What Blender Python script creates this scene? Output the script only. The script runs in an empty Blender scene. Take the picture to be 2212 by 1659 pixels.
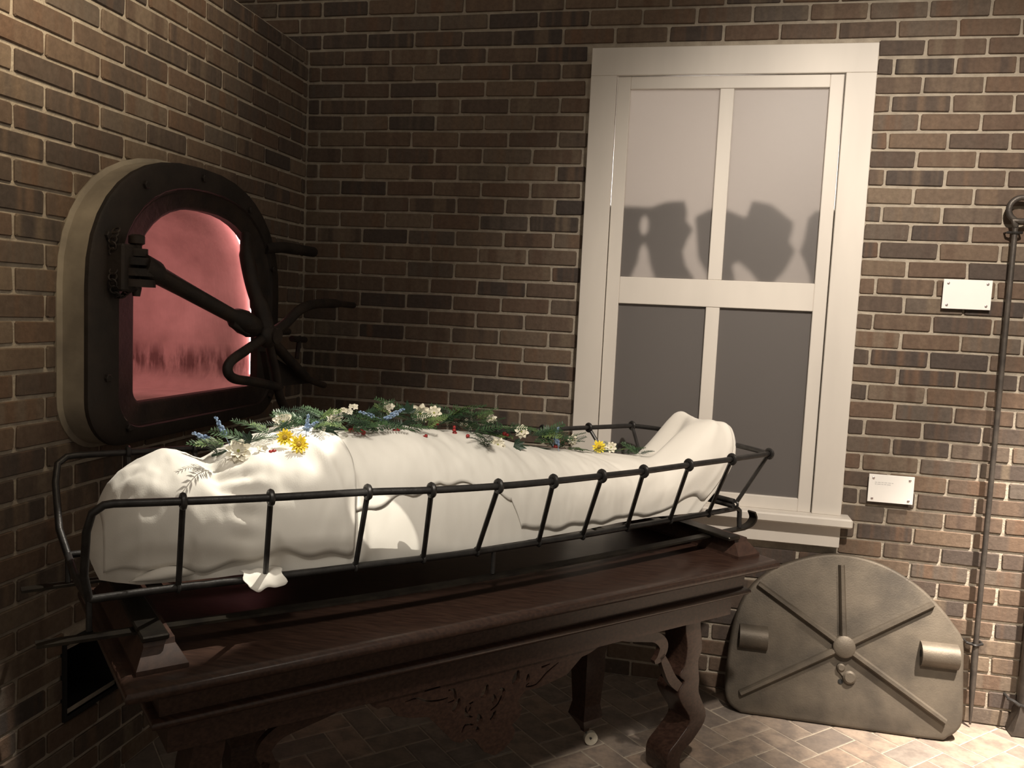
import bpy, bmesh, math, random
from mathutils import Vector, Matrix, noise
random.seed(7)
sc = bpy.context.scene
COL = sc.collection
PI = math.pi

# ------------------------------------------------------------------ camera
def cam_rot(a, b, c):
    return Matrix.Rotation(a, 3, 'Z') @ Matrix.Rotation(b, 3, 'X') @ Matrix.Rotation(c, 3, 'Y')
FPX = 1801.98
CAM = Vector((1.66333, -3.37784, 1.48692))
CR = cam_rot(0.208803, -0.0877337, -0.0462508)
camd = bpy.data.cameras.new('camera')
camd.sensor_width = 36.0
camd.lens = FPX * 36.0 / 2212.0
camd.clip_start = 0.05
cam = bpy.data.objects.new('camera', camd)
COL.objects.link(cam)
right, fwd, up = CR.col[0], CR.col[1], CR.col[2]
M = Matrix.Identity(4)
for i in range(3):
    M[i][0] = right[i]; M[i][1] = up[i]; M[i][2] = -fwd[i]; M[i][3] = CAM[i]
cam.matrix_world = M
sc.camera = cam

# ------------------------------------------------------------------ world, lights, exposure
sc.view_settings.view_transform = 'Standard'
sc.view_settings.look = 'None'
sc.view_settings.gamma = 1.0
sc.view_settings.use_curve_mapping = False
sc.view_settings.exposure = 0.0
wd = bpy.data.worlds.new('gallery_ambient')
sc.world = wd
wd.use_nodes = True
wd.node_tree.nodes['Background'].inputs[0].default_value = (1.0, 0.86, 0.70, 1)
wd.node_tree.nodes['Background'].inputs[1].default_value = 0.24

def spot(name, loc, target, energy, angle, blend, color, radius=0.03):
    ld = bpy.data.lights.new(name, 'SPOT')
    ld.energy = energy; ld.spot_size = math.radians(angle); ld.spot_blend = blend
    ld.color = color; ld.shadow_soft_size = radius
    o = bpy.data.objects.new(name, ld); COL.objects.link(o)
    o.location = loc
    o.rotation_euler = (Vector(target) - Vector(loc)).to_track_quat('-Z', 'Y').to_euler()
    return o
WARM = (1.0, 0.885, 0.755)
spot('track_spot_tools', (3.15, -1.0, 3.0), (3.12, -0.36, 0.0), 2000, 44, 1.0, WARM, 0.04)
spot('track_spot_window', (2.35, -2.4, 3.1), (2.40, -0.2, 1.45), 400, 68, 1.0, WARM, 0.05)
spot('track_spot_body', (1.25, -0.75, 3.1), (0.545, -1.55, 1.10), 330, 14.5, 0.25, (1.0, 0.93, 0.80), 0.015)
spot('shroud_fill', (1.45, -3.5, 3.4), (1.05, -1.15, 1.02), 360, 26, 0.9, (1.0, 0.92, 0.80), 0.30)  # soft fill added to brighten the near side of the shroud
spot('track_spot_front', (0.75, -3.6, 2.9), (0.942, -1.448, 0.945), 420, 2.4, 0.05, (1.0, 0.93, 0.80), 0.004)
spot('track_spot_wall', (1.9, -2.6, 3.2), (0.0, -1.45, 2.62), 300, 38, 1.0, (1.0, 0.83, 0.60), 0.05)
spot('track_spot_furnace', (1.0, -2.2, 3.1), (0.0, -2.0, 2.2), 130, 58, 1.0, (1.0, 0.80, 0.54), 0.05)

# ------------------------------------------------------------------ helpers
def wloc(o):
    v = Vector((0, 0, 0))
    while o is not None:
        v += o.location; o = o.parent
    return v
def tag(o, label=None, cat=None, group=None, kind=None):
    if label: o['label'] = label
    if cat: o['category'] = cat
    if group: o['group'] = group
    if kind: o['kind'] = kind
    return o
def empty(name, loc, label=None, cat=None, group=None, kind=None):
    o = bpy.data.objects.new(name, None); COL.objects.link(o)
    o.empty_display_size = 0.1
    o.location = loc
    return tag(o, label, cat, group, kind)
def link(name, me, mat, parent=None, loc=None, smooth=False):
    o = bpy.data.objects.new(name, me); COL.objects.link(o)
    if mat is not None and len(me.materials) == 0: me.materials.append(mat)
    if parent is not None: o.parent = parent
    if loc is not None: o.location = loc
    return o
class MB:
    def __init__(s): s.v = []; s.f = []
    def add(s, vs, fs):
        n = len(s.v)
        s.v += [tuple(v) for v in vs]; s.f += [tuple(i + n for i in f) for f in fs]
        return s
    def box(s, a, b, fn=None):
        x0, y0, z0 = a; x1, y1, z1 = b
        vs = [(x0,y0,z0),(x1,y0,z0),(x1,y1,z0),(x0,y1,z0),(x0,y0,z1),(x1,y0,z1),(x1,y1,z1),(x0,y1,z1)]
        if fn: vs = [fn(*v) for v in vs]
        return s.add(vs, [(0,3,2,1),(4,5,6,7),(0,1,5,4),(1,2,6,5),(2,3,7,6),(3,0,4,7)])
    def bevbox(s, a, b, e, fn=None):
        # box with chamfered edges
        x0, y0, z0 = a; x1, y1, z1 = b
        vs = []
        for (X, dx) in ((x0, e), (x1, -e)):
            for (Y, dy) in ((y0, e), (y1, -e)):
                for (Zz, dz) in ((z0, e), (z1, -e)):
                    vs += [(X, Y + dy, Zz + dz), (X + dx, Y, Zz + dz), (X + dx, Y + dy, Zz)]
        bm = bmesh.new()
        for v in vs: bm.verts.new(v)
        bmesh.ops.convex_hull(bm, input=bm.verts)
        bmesh.ops.dissolve_limit(bm, angle_limit=0.01, verts=bm.verts, edges=bm.edges)
        bm.verts.index_update()
        V = [tuple(v.co) for v in bm.verts]; F = [[v.index for v in f.verts] for f in bm.faces]
        bm.free()
        if fn: V = [fn(*v) for v in V]
        return s.add(V, F)
    def tube(s, pts, r, n=10, cap=True):
        pts = [Vector(p) for p in pts]
        rs = r if isinstance(r, (list, tuple)) else [r] * len(pts)
        m = len(pts); rings = []
        ref = None
        for i, p in enumerate(pts):
            if i == 0: t = pts[1] - pts[0]
            elif i == m - 1: t = pts[-1] - pts[-2]
            else: t = (pts[i+1] - p).normalized() + (p - pts[i-1]).normalized()
            t.normalize()
            if ref is None:
                ref = t.orthogonal().normalized()
            ref = (ref - t * ref.dot(t)).normalized()
            b = t.cross(ref)
            rings.append([p + (ref * math.cos(2*PI*k/n) + b * math.sin(2*PI*k/n)) * rs[i] for k in range(n)])
        vs = [v for r_ in rings for v in r_]
        fs = [(i*n+k, i*n+(k+1) % n, (i+1)*n+(k+1) % n, (i+1)*n+k) for i in range(m-1) for k in range(n)]
        if cap:
            fs += [tuple(reversed(range(n))), tuple((m-1)*n+k for k in range(n))]
        return s.add(vs, fs)
    def torus(s, c, axis, R, r, n=16, k=8):
        ax = Vector(axis).normalized(); u = ax.orthogonal().normalized(); w = ax.cross(u); c = Vector(c)
        vs = []; fs = []
        for i in range(n):
            d = u * math.cos(2*PI*i/n) + w * math.sin(2*PI*i/n)
            for j in range(k):
                vs.append(c + d * (R + r*math.cos(2*PI*j/k)) + ax * r * math.sin(2*PI*j/k))
        for i in range(n):
            for j in range(k):
                fs.append((i*k+j, ((i+1) % n)*k+j, ((i+1) % n)*k+(j+1) % k, i*k+(j+1) % k))
        return s.add(vs, fs)
    def ball(s, c, r, n=10, m=6, sx=1, sy=1, sz=1):
        c = Vector(c); vs = [c + Vector((0,0,r*sz))]; fs = []
        for i in range(1, m):
            th = PI*i/m
            for k in range(n):
                vs.append(c + Vector((sx*r*math.sin(th)*math.cos(2*PI*k/n), sy*r*math.sin(th)*math.sin(2*PI*k/n), sz*r*math.cos(th))))
        vs.append(c - Vector((0,0,r*sz)))
        for k in range(n): fs.append((0, 1+k, 1+(k+1) % n))
        for i in range(m-2):
            for k in range(n): fs.append((1+i*n+k, 1+(i+1)*n+k, 1+(i+1)*n+(k+1) % n, 1+i*n+(k+1) % n))
        L = len(vs)-1
        for k in range(n): fs.append((L, 1+(m-2)*n+(k+1) % n, 1+(m-2)*n+k))
        return s.add(vs, fs)
    def loft(s, rings, closed=True, cap0=True, cap1=True):
        n = len(rings[0]); m = len(rings)
        vs = [v for r in rings for v in r]; fs = []
        for i in range(m-1):
            for k in range(n if closed else n-1):
                fs.append((i*n+k, i*n+(k+1) % n, (i+1)*n+(k+1) % n, (i+1)*n+k))
        if cap0: fs.append(tuple(reversed(range(n))))
        if cap1: fs.append(tuple((m-1)*n+k for k in range(n)))
        return s.add(vs, fs)
    def mesh(s, name, origin=Vector((0,0,0)), smooth=False, angle=40):
        me = bpy.data.meshes.new(name)
        me.from_pydata([tuple(Vector(v) - origin) for v in s.v], [], s.f)
        bm = bmesh.new(); bm.from_mesh(me)
        bmesh.ops.recalc_face_normals(bm, faces=bm.faces)
        bm.to_mesh(me); bm.free()
        if smooth:
            for p in me.polygons: p.use_smooth = True
            if angle < 180: me.set_sharp_from_angle(angle=math.radians(angle))
        me.update()
        return me
    def build(s, name, mat, parent=None, smooth=False, angle=40):
        return link(name, s.mesh(name, wloc(parent) if parent else Vector((0,0,0)), smooth, angle), mat, parent)
def spline(pts, n=8, closed=False):
    P_ = [Vector(p) for p in pts]; out = []
    m = len(P_)
    rng = range(m if closed else m-1)
    for i in rng:
        if closed: p0, p1, p2, p3 = P_[i-1], P_[i], P_[(i+1) % m], P_[(i+2) % m]
        else: p0, p1, p2, p3 = P_[max(i-1,0)], P_[i], P_[i+1], P_[min(i+2,m-1)]
        for k in range(n):
            t = k / n
            out.append(0.5*((2*p1) + (p2-p0)*t + (2*p0-5*p1+4*p2-p3)*t*t + (3*p1-p0-3*p2+p3)*t**3))
    if not closed: out.append(P_[-1])
    return out
def lerp_tab(tab, x):
    if x <= tab[0][0]: return tab[0][1]
    for (a, b), (c, d) in zip(tab, tab[1:]):
        if x <= c:
            t = (x-a)/(c-a); t = t*t*(3-2*t) if False else t
            return b + (d-b)*t
    return tab[-1][1]
def sstep(a, b, x):
    t = min(1, max(0, (x-a)/(b-a))); return t*t*(3-2*t)
def flat_shape(outlines, half, fn, bevel=0.0):
    """2-D outline(s) with holes, extruded by +-half, mapped by fn(x,y,z)->world; returns MB"""
    cu = bpy.data.curves.new('tmp', 'CURVE'); cu.dimensions = '2D'; cu.fill_mode = 'BOTH'
    cu.extrude = half; cu.bevel_depth = bevel; cu.bevel_resolution = 2
    for pts in outlines:
        sp = cu.splines.new('POLY'); sp.points.add(len(pts)-1); sp.use_cyclic_u = True
        for q, p in zip(sp.points, pts): q.co = (p[0], p[1], 0, 1)
    ob = bpy.data.objects.new('tmp', cu); COL.objects.link(ob)
    dg = bpy.context.evaluated_depsgraph_get()
    me = bpy.data.meshes.new_from_object(ob.evaluated_get(dg))
    bm = bmesh.new(); bm.from_mesh(me); bmesh.ops.remove_doubles(bm, verts=bm.verts, dist=1e-5)
    bm.verts.index_update()
    mb = MB(); mb.add([fn(*v.co) for v in bm.verts], [[v.index for v in f.verts] for f in bm.faces])
    bm.free(); bpy.data.objects.remove(ob); bpy.data.curves.remove(cu); bpy.data.meshes.remove(me)
    return mb
def stroke(pts, ws, n=6):
    """outline of a tapering stroke along a smooth 2-D path"""
    P3 = spline([(p[0], p[1], w) for p, w in zip(pts, ws)], n)
    L, R = [], []
    for i, p in enumerate(P3):
        a = P3[max(i-1,0)]; b = P3[min(i+1,len(P3)-1)]
        d = Vector((b.x-a.x, b.y-a.y)); d.normalize(); nrm = Vector((-d.y, d.x)) * max(p.z, .0004) * .5
        L.append((p.x+nrm.x, p.y+nrm.y)); R.append((p.x-nrm.x, p.y-nrm.y))
    return L + R[::-1]

# ------------------------------------------------------------------ materials
def new_mat(name):
    m = bpy.data.materials.new(name); m.use_nodes = True
    nt = m.node_tree; return m, nt, nt.nodes['Principled BSDF']
def N(nt, t, **kw):
    n = nt.nodes.new(t)
    for k, v in kw.items():
        if hasattr(n, k): setattr(n, k, v)
    return n
def mathn(nt, op, a, b=None, c=None):
    n = nt.nodes.new('ShaderNodeMath'); n.operation = op
    for i, x in enumerate((a, b, c)):
        if x is None: continue
        if isinstance(x, (int, float)): n.inputs[i].default_value = x
        else: nt.links.new(x, n.inputs[i])
    return n.outputs[0]
def ramp(nt, fac, stops, interp='LINEAR'):
    r = nt.nodes.new('ShaderNodeValToRGB'); r.color_ramp.interpolation = interp
    e = r.color_ramp.elements
    while len(e) < len(stops): e.new(0.5)
    for el, (p, c) in zip(e, stops): el.position = p; el.color = (*c, 1)
    nt.links.new(fac, r.inputs[0]); return r.outputs[0]
def mix(nt, fac, a, b, mode='MIX'):
    n = nt.nodes.new('ShaderNodeMix'); n.data_type = 'RGBA'; n.blend_type = mode
    for i, x in ((0, fac), (6, a), (7, b)):
        if isinstance(x, (int, float)): n.inputs[i].default_value = x
        elif isinstance(x, tuple): n.inputs[i].default_value = (*x, 1)
        else: nt.links.new(x, n.inputs[i])
    return n.outputs[2]
def noise_tex(nt, vec, scale, detail=4, rough=.55):
    n = nt.nodes.new('ShaderNodeTexNoise'); n.inputs['Scale'].default_value = scale
    n.inputs['Detail'].default_value = detail; n.inputs['Roughness'].default_value = rough
    if vec is not None: nt.links.new(vec, n.inputs['Vector'])
    return n.outputs[0]
def bump(nt, bsdf, h, strength, dist):
    b = nt.nodes.new('ShaderNodeBump'); b.inputs['Strength'].default_value = strength
    b.inputs['Distance'].default_value = dist
    nt.links.new(h, b.inputs['Height']); nt.links.new(b.outputs[0], bsdf.inputs['Normal'])
def simple(name, c1, c2=None, rough=.5, metal=0.0, scale=12, bstr=0.0, bdist=.002, stretch=None, lo=.35, hi=.65, spec=None, bscale=None, sheen=0, coat=0):
    m, nt, b = new_mat(name)
    g = N(nt, 'ShaderNodeNewGeometry'); vec = g.outputs['Position']
    if stretch:
        mp = nt.nodes.new('ShaderNodeMapping'); mp.inputs['Rotation'].default_value = (0, 0, stretch[3]); mp.inputs['Scale'].default_value = stretch[:3]
        nt.links.new(vec, mp.inputs[0]); vec = mp.outputs[0]
    nz = noise_tex(nt, vec, scale)
    if c2 is None: c2 = tuple(x*.75 for x in c1)
    nt.links.new(ramp(nt, nz, [(lo, c2), (hi, c1)]), b.inputs['Base Color'])
    b.inputs['Roughness'].default_value = rough; b.inputs['Metallic'].default_value = metal
    if spec is not None: b.inputs['Specular IOR Level'].default_value = spec
    if sheen: b.inputs['Sheen Weight'].default_value = sheen
    if coat: b.inputs['Coat Weight'].default_value = coat; b.inputs['Coat Roughness'].default_value = .18
    if bstr: bump(nt, b, noise_tex(nt, vec, bscale or scale*6), bstr, bdist)
    return m
BH, BL, ZT = .067, .2066188, 2.546       # brick course, brick pitch, top of the furnace wall
def brick_mat(name, axis, u0, odd):
    m, nt, b = new_mat(name)
    g = N(nt, 'ShaderNodeNewGeometry'); sp = N(nt, 'ShaderNodeSeparateXYZ'); nt.links.new(g.outputs['Position'], sp.inputs[0])
    u = sp.outputs[axis]
    row = mathn(nt, 'FLOOR', mathn(nt, 'DIVIDE', mathn(nt, 'SUBTRACT', ZT, sp.outputs[2]), BH))
    par = mathn(nt, 'FLOORED_MODULO', mathn(nt, 'ADD', row, float(odd)), 2.0)
    cu = mathn(nt, 'ADD', mathn(nt, 'DIVIDE', mathn(nt, 'SUBTRACT', u, u0), BL), mathn(nt, 'MULTIPLY', par, .5))
    colm = mathn(nt, 'FLOOR', cu); fr = mathn(nt, 'FRACT', cu)
    cb = N(nt, 'ShaderNodeCombineXYZ'); nt.links.new(colm, cb.inputs[0]); nt.links.new(row, cb.inputs[1]); cb.inputs[2].default_value = axis*7.3
    wn = N(nt, 'ShaderNodeTexWhiteNoise'); wn.noise_dimensions = '3D'; nt.links.new(cb.outputs[0], wn.inputs[0])
    sc_ = N(nt, 'ShaderNodeSeparateColor'); nt.links.new(wn.outputs[1], sc_.inputs[0])
    base = ramp(nt, wn.outputs[0], [(0, (.080,.064,.056)), (.16, (.108,.082,.066)), (.34, (.140,.101,.076)), (.55, (.155,.105,.075)), (.72, (.180,.130,.093)), (.88, (.125,.102,.085)), (1, (.215,.160,.115))])
    # kiln-flash bands along the brick
    cb2 = N(nt, 'ShaderNodeCombineXYZ'); nt.links.new(mathn(nt, 'ADD', mathn(nt, 'MULTIPLY', cu, 3.1), mathn(nt, 'MULTIPLY', row, 5.7)), cb2.inputs[0])
    nt.links.new(row, cb2.inputs[1])
    band = noise_tex(nt, cb2.outputs[0], 1.0, 2)
    alt = ramp(nt, sc_.outputs[1], [(0, (.080,.064,.056)), (.5, (.175,.105,.068)), (1, (.205,.160,.115))])
    c = mix(nt, ramp(nt, band, [(.48, (0,0,0)), (.60, (.75,.75,.75))]), base, alt)
    fine = noise_tex(nt, g.outputs['Position'], 55, 5, .65)
    c = mix(nt, .55, c, ramp(nt, fine, [(.3, (.45,.45,.45)), (.7, (1.0,1.0,1.0))]), 'MULTIPLY')
    # mortar smears
    sm = noise_tex(nt, g.outputs['Position'], 16, 6, .7)
    c = mix(nt, ramp(nt, sm, [(.66, (0,0,0)), (.76, (.45,.45,.45))]), c, (.30,.25,.19))
    nt.links.new(c, b.inputs['Base Color'])
    b.inputs['Roughness'].default_value = .82; b.inputs['Specular IOR Level'].default_value = .25
    bump(nt, b, fine, .5, .004)
    return m
MAT = {}
MAT['brick_back'] = brick_mat('brick_back_wall', 0, .160244, 0)
MAT['brick_left'] = brick_mat('brick_furnace_wall', 1, -1.58552, 1)
MAT['mortar'] = simple('mortar', (.44,.385,.31), (.33,.285,.23), .92, 0, 22, .8, .006, bscale=70, spec=.2)
def tile_mat():
    m, nt, b = new_mat('paver')
    g = N(nt, 'ShaderNodeNewGeometry'); oi = N(nt, 'ShaderNodeObjectInfo')
    base = ramp(nt, oi.outputs['Random'], [(0, (.19,.155,.13)), (.25, (.26,.21,.17)), (.5, (.32,.25,.195)), (.7, (.23,.20,.175)), (.85, (.33,.245,.185)), (1, (.29,.235,.19))])
    ad = N(nt, 'ShaderNodeVectorMath'); ad.operation = 'ADD'; nt.links.new(g.outputs['Position'], ad.inputs[0]); nt.links.new(oi.outputs['Location'], ad.inputs[1])
    n1 = noise_tex(nt, ad.outputs[0], 14, 4)
    c = mix(nt, ramp(nt, n1, [(.42, (0,0,0)), (.62, (.7,.7,.7))]), base, (.15,.125,.11))
    n2 = noise_tex(nt, g.outputs['Position'], 70, 5, .6)
    c = mix(nt, .4, c, ramp(nt, n2, [(.3, (.6,.6,.6)), (.7, (1.1,1.1,1.1))]), 'MULTIPLY')
    nt.links.new(c, b.inputs['Base Color']); b.inputs['Roughness'].default_value = .62
    b.inputs['Specular IOR Level'].default_value = .35
    bump(nt, b, n2, .35, .003)
    return m
MAT['paver'] = tile_mat()
MAT['grout'] = simple('grout', (.42,.36,.285), (.32,.27,.215), .9, 0, 30, .5, .003)
MAT['paint'] = simple('cream_paint', (.68,.635,.575), (.59,.55,.50), .5, 0, 3.5, .12, .001, stretch=(1,1,.25,0), bscale=40)
MAT['wood'] = simple('mahogany', (.058,.031,.022), (.030,.016,.012), .33, 0, 9, .08, .001, stretch=(2.2,14,14,-math.radians(46.5)), spec=.4, coat=.08)
MAT['wood_pad'] = simple('mahogany_pad', (.066,.035,.025), (.040,.021,.016), .42, 0, 9, .08, .001, stretch=(9,2.2,9,-math.radians(46.5)))
MAT['iron'] = simple('wrought_iron', (.052,.049,.047), (.030,.028,.027), .40, .5, 30, .25, .002, spec=.5)
MAT['iron_flat'] = simple('flat_bar_iron', (.055,.047,.036), (.028,.024,.021), .36, .75, 18, .2, .002)
MAT['furnace_iron'] = simple('furnace_cast_iron', (.030,.021,.016), (.014,.0105,.0085), .66, .2, 9, .5, .004, bscale=45)
MAT['rust_iron'] = simple('rusty_cast_iron', (.036,.024,.017), (.014,.011,.0095), .6, .3, 14, .5, .003, bscale=60)
MAT['door_iron'] = simple('oven_door_iron', (.150,.125,.096), (.078,.066,.053), .56, .45, 6, .35, .002, bscale=170)
MAT['tool_iron'] = simple('tool_iron', (.10,.085,.072), (.055,.047,.042), .45, .35, 20, .3, .002)
MAT['plaster'] = simple('plaster_rim', (.33,.285,.215), (.20,.17,.13), .7, 0, 7, .3, .003, bscale=25)
MAT['white_board'] = simple('white_label_board', (.92,.90,.86), (.88,.86,.83), .4, 0, 8)
MAT['grey_ink'] = simple('faint_grey_ink', (.55,.54,.53), (.5,.5,.5), .6)
MAT['screw'] = simple('screw_cap', (.62,.52,.50), (.4,.34,.33), .3, .6, 40)
MAT['cloth'] = simple('white_cotton', (.80,.765,.70), (.77,.735,.67), .85, 0, 5, .25, .0012, bscale=350, spec=.2, sheen=.15)
MAT['caster'] = simple('white_caster', (.62,.57,.47), (.45,.41,.33), .4, 0, 30)
MAT['petal_white'] = simple('white_petal', (.88,.84,.72), (.76,.71,.57), .6, 0, 60)
MAT['petal_yellow'] = simple('yellow_petal', (.92,.78,.07), (.88,.66,.05), .55, 0, 60)
MAT['centre_yellow'] = simple('flower_centre', (.55,.33,.03), (.35,.25,.03), .7, 0, 200)
MAT['centre_green'] = simple('green_centre', (.38,.38,.10), (.25,.28,.06), .7, 0, 200)
MAT['blue'] = simple('blue_bud', (.20,.31,.50), (.33,.43,.58), .6, 0, 90)
MAT['red'] = simple('red_berry', (.34,.025,.025), (.20,.012,.012), .35, 0, 60)
MAT['leaf'] = simple('green_leaf', (.050,.105,.035), (.022,.055,.022), .5, 0, 25)
MAT['leaf_dark'] = simple('dark_leaf', (.022,.050,.026), (.012,.030,.016), .5, 0, 25)
MAT['leaf_light'] = simple('light_leaf', (.14,.20,.065), (.07,.12,.04), .55, 0, 25)
MAT['black'] = simple('flat_black', (.010,.009,.008), (.006,.006,.005), .9)  # near black; the shade inside holes and the ash pit is put into it
MAT['silhouette'] = simple('dark_card', (.02,.02,.02), None, .9)
def chamber_mat():
    m, nt, b = new_mat('fire_chamber_render')
    g = N(nt, 'ShaderNodeNewGeometry'); mp = nt.nodes.new('ShaderNodeMapping'); mp.inputs['Scale'].default_value = (1.0, 1.0, .22)
    nt.links.new(g.outputs['Position'], mp.inputs[0])
    n1 = noise_tex(nt, mp.outputs[0], 22, 5, .65); n2 = noise_tex(nt, g.outputs['Position'], 5, 4)
    c = ramp(nt, n2, [(.3, (.40,.33,.30)), (.6, (.62,.53,.49))])
    sp = N(nt, 'ShaderNodeSeparateXYZ'); nt.links.new(g.outputs['Position'], sp.inputs[0])
    low = mathn(nt, 'SUBTRACT', 1.0, mathn(nt, 'ABSOLUTE', mathn(nt, 'DIVIDE', mathn(nt, 'SUBTRACT', sp.outputs[2], 1.235), .075)))
    soot = mathn(nt, 'MULTIPLY', mathn(nt, 'MAXIMUM', low, 0.0), ramp(nt, n1, [(.42, (0,0,0)), (.60, (1,1,1))]))
    c = mix(nt, mathn(nt, 'MINIMUM', mathn(nt, 'MULTIPLY', soot, 1.1), .8), c, (.10,.06,.055))
    nt.links.new(c, b.inputs['Base Color']); b.inputs['Roughness'].default_value = .85
    bump(nt, b, n1, .4, .004)
    return m
MAT['chamber'] = chamber_mat()
def pane_mat():
    m, nt, b = new_mat('frosted_pane')
    b.inputs['Base Color'].default_value = (.20,.185,.18,1); b.inputs['Roughness'].default_value = .42
    tr = N(nt, 'ShaderNodeBsdfTranslucent'); tr.inputs[0].default_value = (.80,.76,.72,1)
    mx = N(nt, 'ShaderNodeMixShader'); mx.inputs[0].default_value = .5
    nt.links.new(b.outputs[0], mx.inputs[1]); nt.links.new(tr.outputs[0], mx.inputs[2])
    nt.links.new(mx.outputs[0], nt.nodes['Material Output'].inputs[0])
    return m
MAT['pane'] = pane_mat()
def led_mat():
    m, nt, b = new_mat('pink_led')
    b.inputs['Base Color'].default_value = (.9,.5,.5,1)
    b.inputs['Emission Color'].default_value = (1.0,.36,.36,1); b.inputs['Emission Strength'].default_value = 22
    return m
MAT['led'] = led_mat()

# ------------------------------------------------------------------ projection helper (to choose which repeats show largest)
def px(p):
    d = Vector(p) - CAM
    z = d.dot(fwd)
    if z < .1: return None
    return (1106 + FPX*d.dot(right)/z, 829.5 - FPX*d.dot(up)/z, z)
def in_view(p, m=40):
    q = px(p)
    return q is not None and -m < q[0] < 2212+m and -m < q[1] < 1659+m

# ------------------------------------------------------------------ furnace outline (y, z on the furnace wall)
def d_outline(y0, y1, z0, z1, arch, rc, n=10, k=20):
    """rounded-bottom, arched-top outline; arch = height where the arch springs"""
    pts = []
    for i in range(n+1):                       # bottom left corner
        a = PI + PI/2*i/n; pts.append((y0+rc+rc*math.cos(a), z0+rc+rc*math.sin(a)))
    for i in range(n+1):
        a = 1.5*PI + PI/2*i/n; pts.append((y1-rc+rc*math.cos(a), z0+rc+rc*math.sin(a)))
    yc, hw, hh = (y0+y1)/2, (y1-y0)/2, z1-arch
    for i in range(k+1):
        a = PI*i/k
        ca, sa = math.cos(a), math.sin(a)
        pts.append((yc+hw*math.copysign(abs(ca)**.82, ca), arch+hh*abs(sa)**.9))
    return pts
F_OUT = d_outline(-1.437, -.395, 1.052, 1.897, 1.50, .14)
F_FLG = d_outline(-1.315, -.455, 1.100, 1.822, 1.50, .10)
F_OPN = d_outline(-1.231, -.515, 1.165, 1.764, 1.50, .04)
F_MID = d_outline(-1.35, -.45, 1.10, 1.84, 1.50, .10)
def inside(poly, y, z):
    r = False; j = len(poly)-1
    for i in range(len(poly)):
        (yi, zi), (yj, zj) = poly[i], poly[j]
        if (zi > z) != (zj > z) and y < (yj-yi)*(z-zi)/(zj-zi)+yi: r = not r
        j = i
    return r
def span_at(poly, z):
    xs = []
    for i in range(len(poly)):
        (y0, z0), (y1, z1) = poly[i-1], poly[i]
        if (z0 > z) != (z1 > z): xs.append(y0+(y1-y0)*(z-z0)/(z1-z0))
    return (min(xs), max(xs)) if xs else None

# ------------------------------------------------------------------ brick walls
def brick_geo(w, h, seed):
    """a brick face: rounded outline, chamfered, slightly uneven; (a, d, b) = along, depth, up"""
    rn = random.Random(seed)
    c = min(.0035, w*.2); e = .0024
    out = [(-w/2+c, -h/2), (w/2-c, -h/2), (w/2, -h/2+c), (w/2, h/2-c), (w/2-c, h/2), (-w/2+c, h/2), (-w/2, h/2-c), (-w/2, -h/2+c)]
    j = .0020
    out = [(a+rn.uniform(-j, j), b+rn.uniform(-j, j)) for a, b in out]
    tilt = rn.uniform(-.001, .001); off = rn.uniform(-.0015, .0015)
    vs = [(a, .012, b) for a, b in out] + [(a, .0025+off, b) for a, b in out]
    vs += [(a*(1-2*e/w), -.0008+off+tilt*a/w*2, b*(1-2*e/h)) for a, b in out]
    fs = [(k, (k+1) % 8, 8+(k+1) % 8, 8+k) for k in range(8)] + [(8+k, 8+(k+1) % 8, 16+(k+1) % 8, 16+k) for k in range(8)]
    fs += [tuple(16+k for k in range(8))]
    return vs, fs
def wall_map(kind):
    if kind == 'back': return lambda a, d, b: (a, d, b)
    return lambda a, d, b: (-d, a, b)
brick_cache = {}
def brick_mesh(kind, w, seed):
    key = (kind, round(w, 3), seed)
    if key not in brick_cache:
        v, f = brick_geo(w, BH-.0108, hash(key) & 0xffff)
        fn = wall_map(kind); mb = MB(); mb.add([fn(*q) for q in v], f)
        me = mb.mesh('brick'); me.materials.append(MAT['brick_'+kind]); brick_cache[key] = me
    return brick_cache[key]
def lay_wall(wall, kind, bricks, hidden):
    """bricks: list of (a_centre, z_centre, width); the 300 that show largest become objects"""
    pos = (lambda a, z: (a, 0, z)) if kind == 'back' else (lambda a, z: (0, a, z))
    sc_ = []
    for (a, z, w) in bricks:
        q = px(pos(a, z)); vis = in_view(pos(a, z)) and not hidden(q)
        area = w*BH/(q[2]**2) if q else 0
        if kind == 'left' and q:
            area *= abs((CAM - Vector(pos(a, z))).normalized().x)
        sc_.append((area if vis else area*1e-6, a, z, w))
    sc_.sort(key=lambda t: -t[0])
    rest = MB(); fn = wall_map(kind)
    for i, (ar, a, z, w) in enumerate(sc_):
        if i < 300:
            o = link('brick', brick_mesh(kind, w, i % 7), None, wall, pos(a, z))
        else:
            v, f = brick_geo(w, BH-.0108, i)
            ox, oy, oz = pos(a, z)
            rest.add([tuple(x+y for x, y in zip(fn(*q), (ox, oy, oz))) for q in v], f)
    if rest.v: tag(rest.build('brickwork', MAT['brick_'+kind], wall), kind='stuff')
WX0, WX1, WZ0, WZ1 = 1.2135, 2.2665, .636, 2.5235          # window casing
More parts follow.
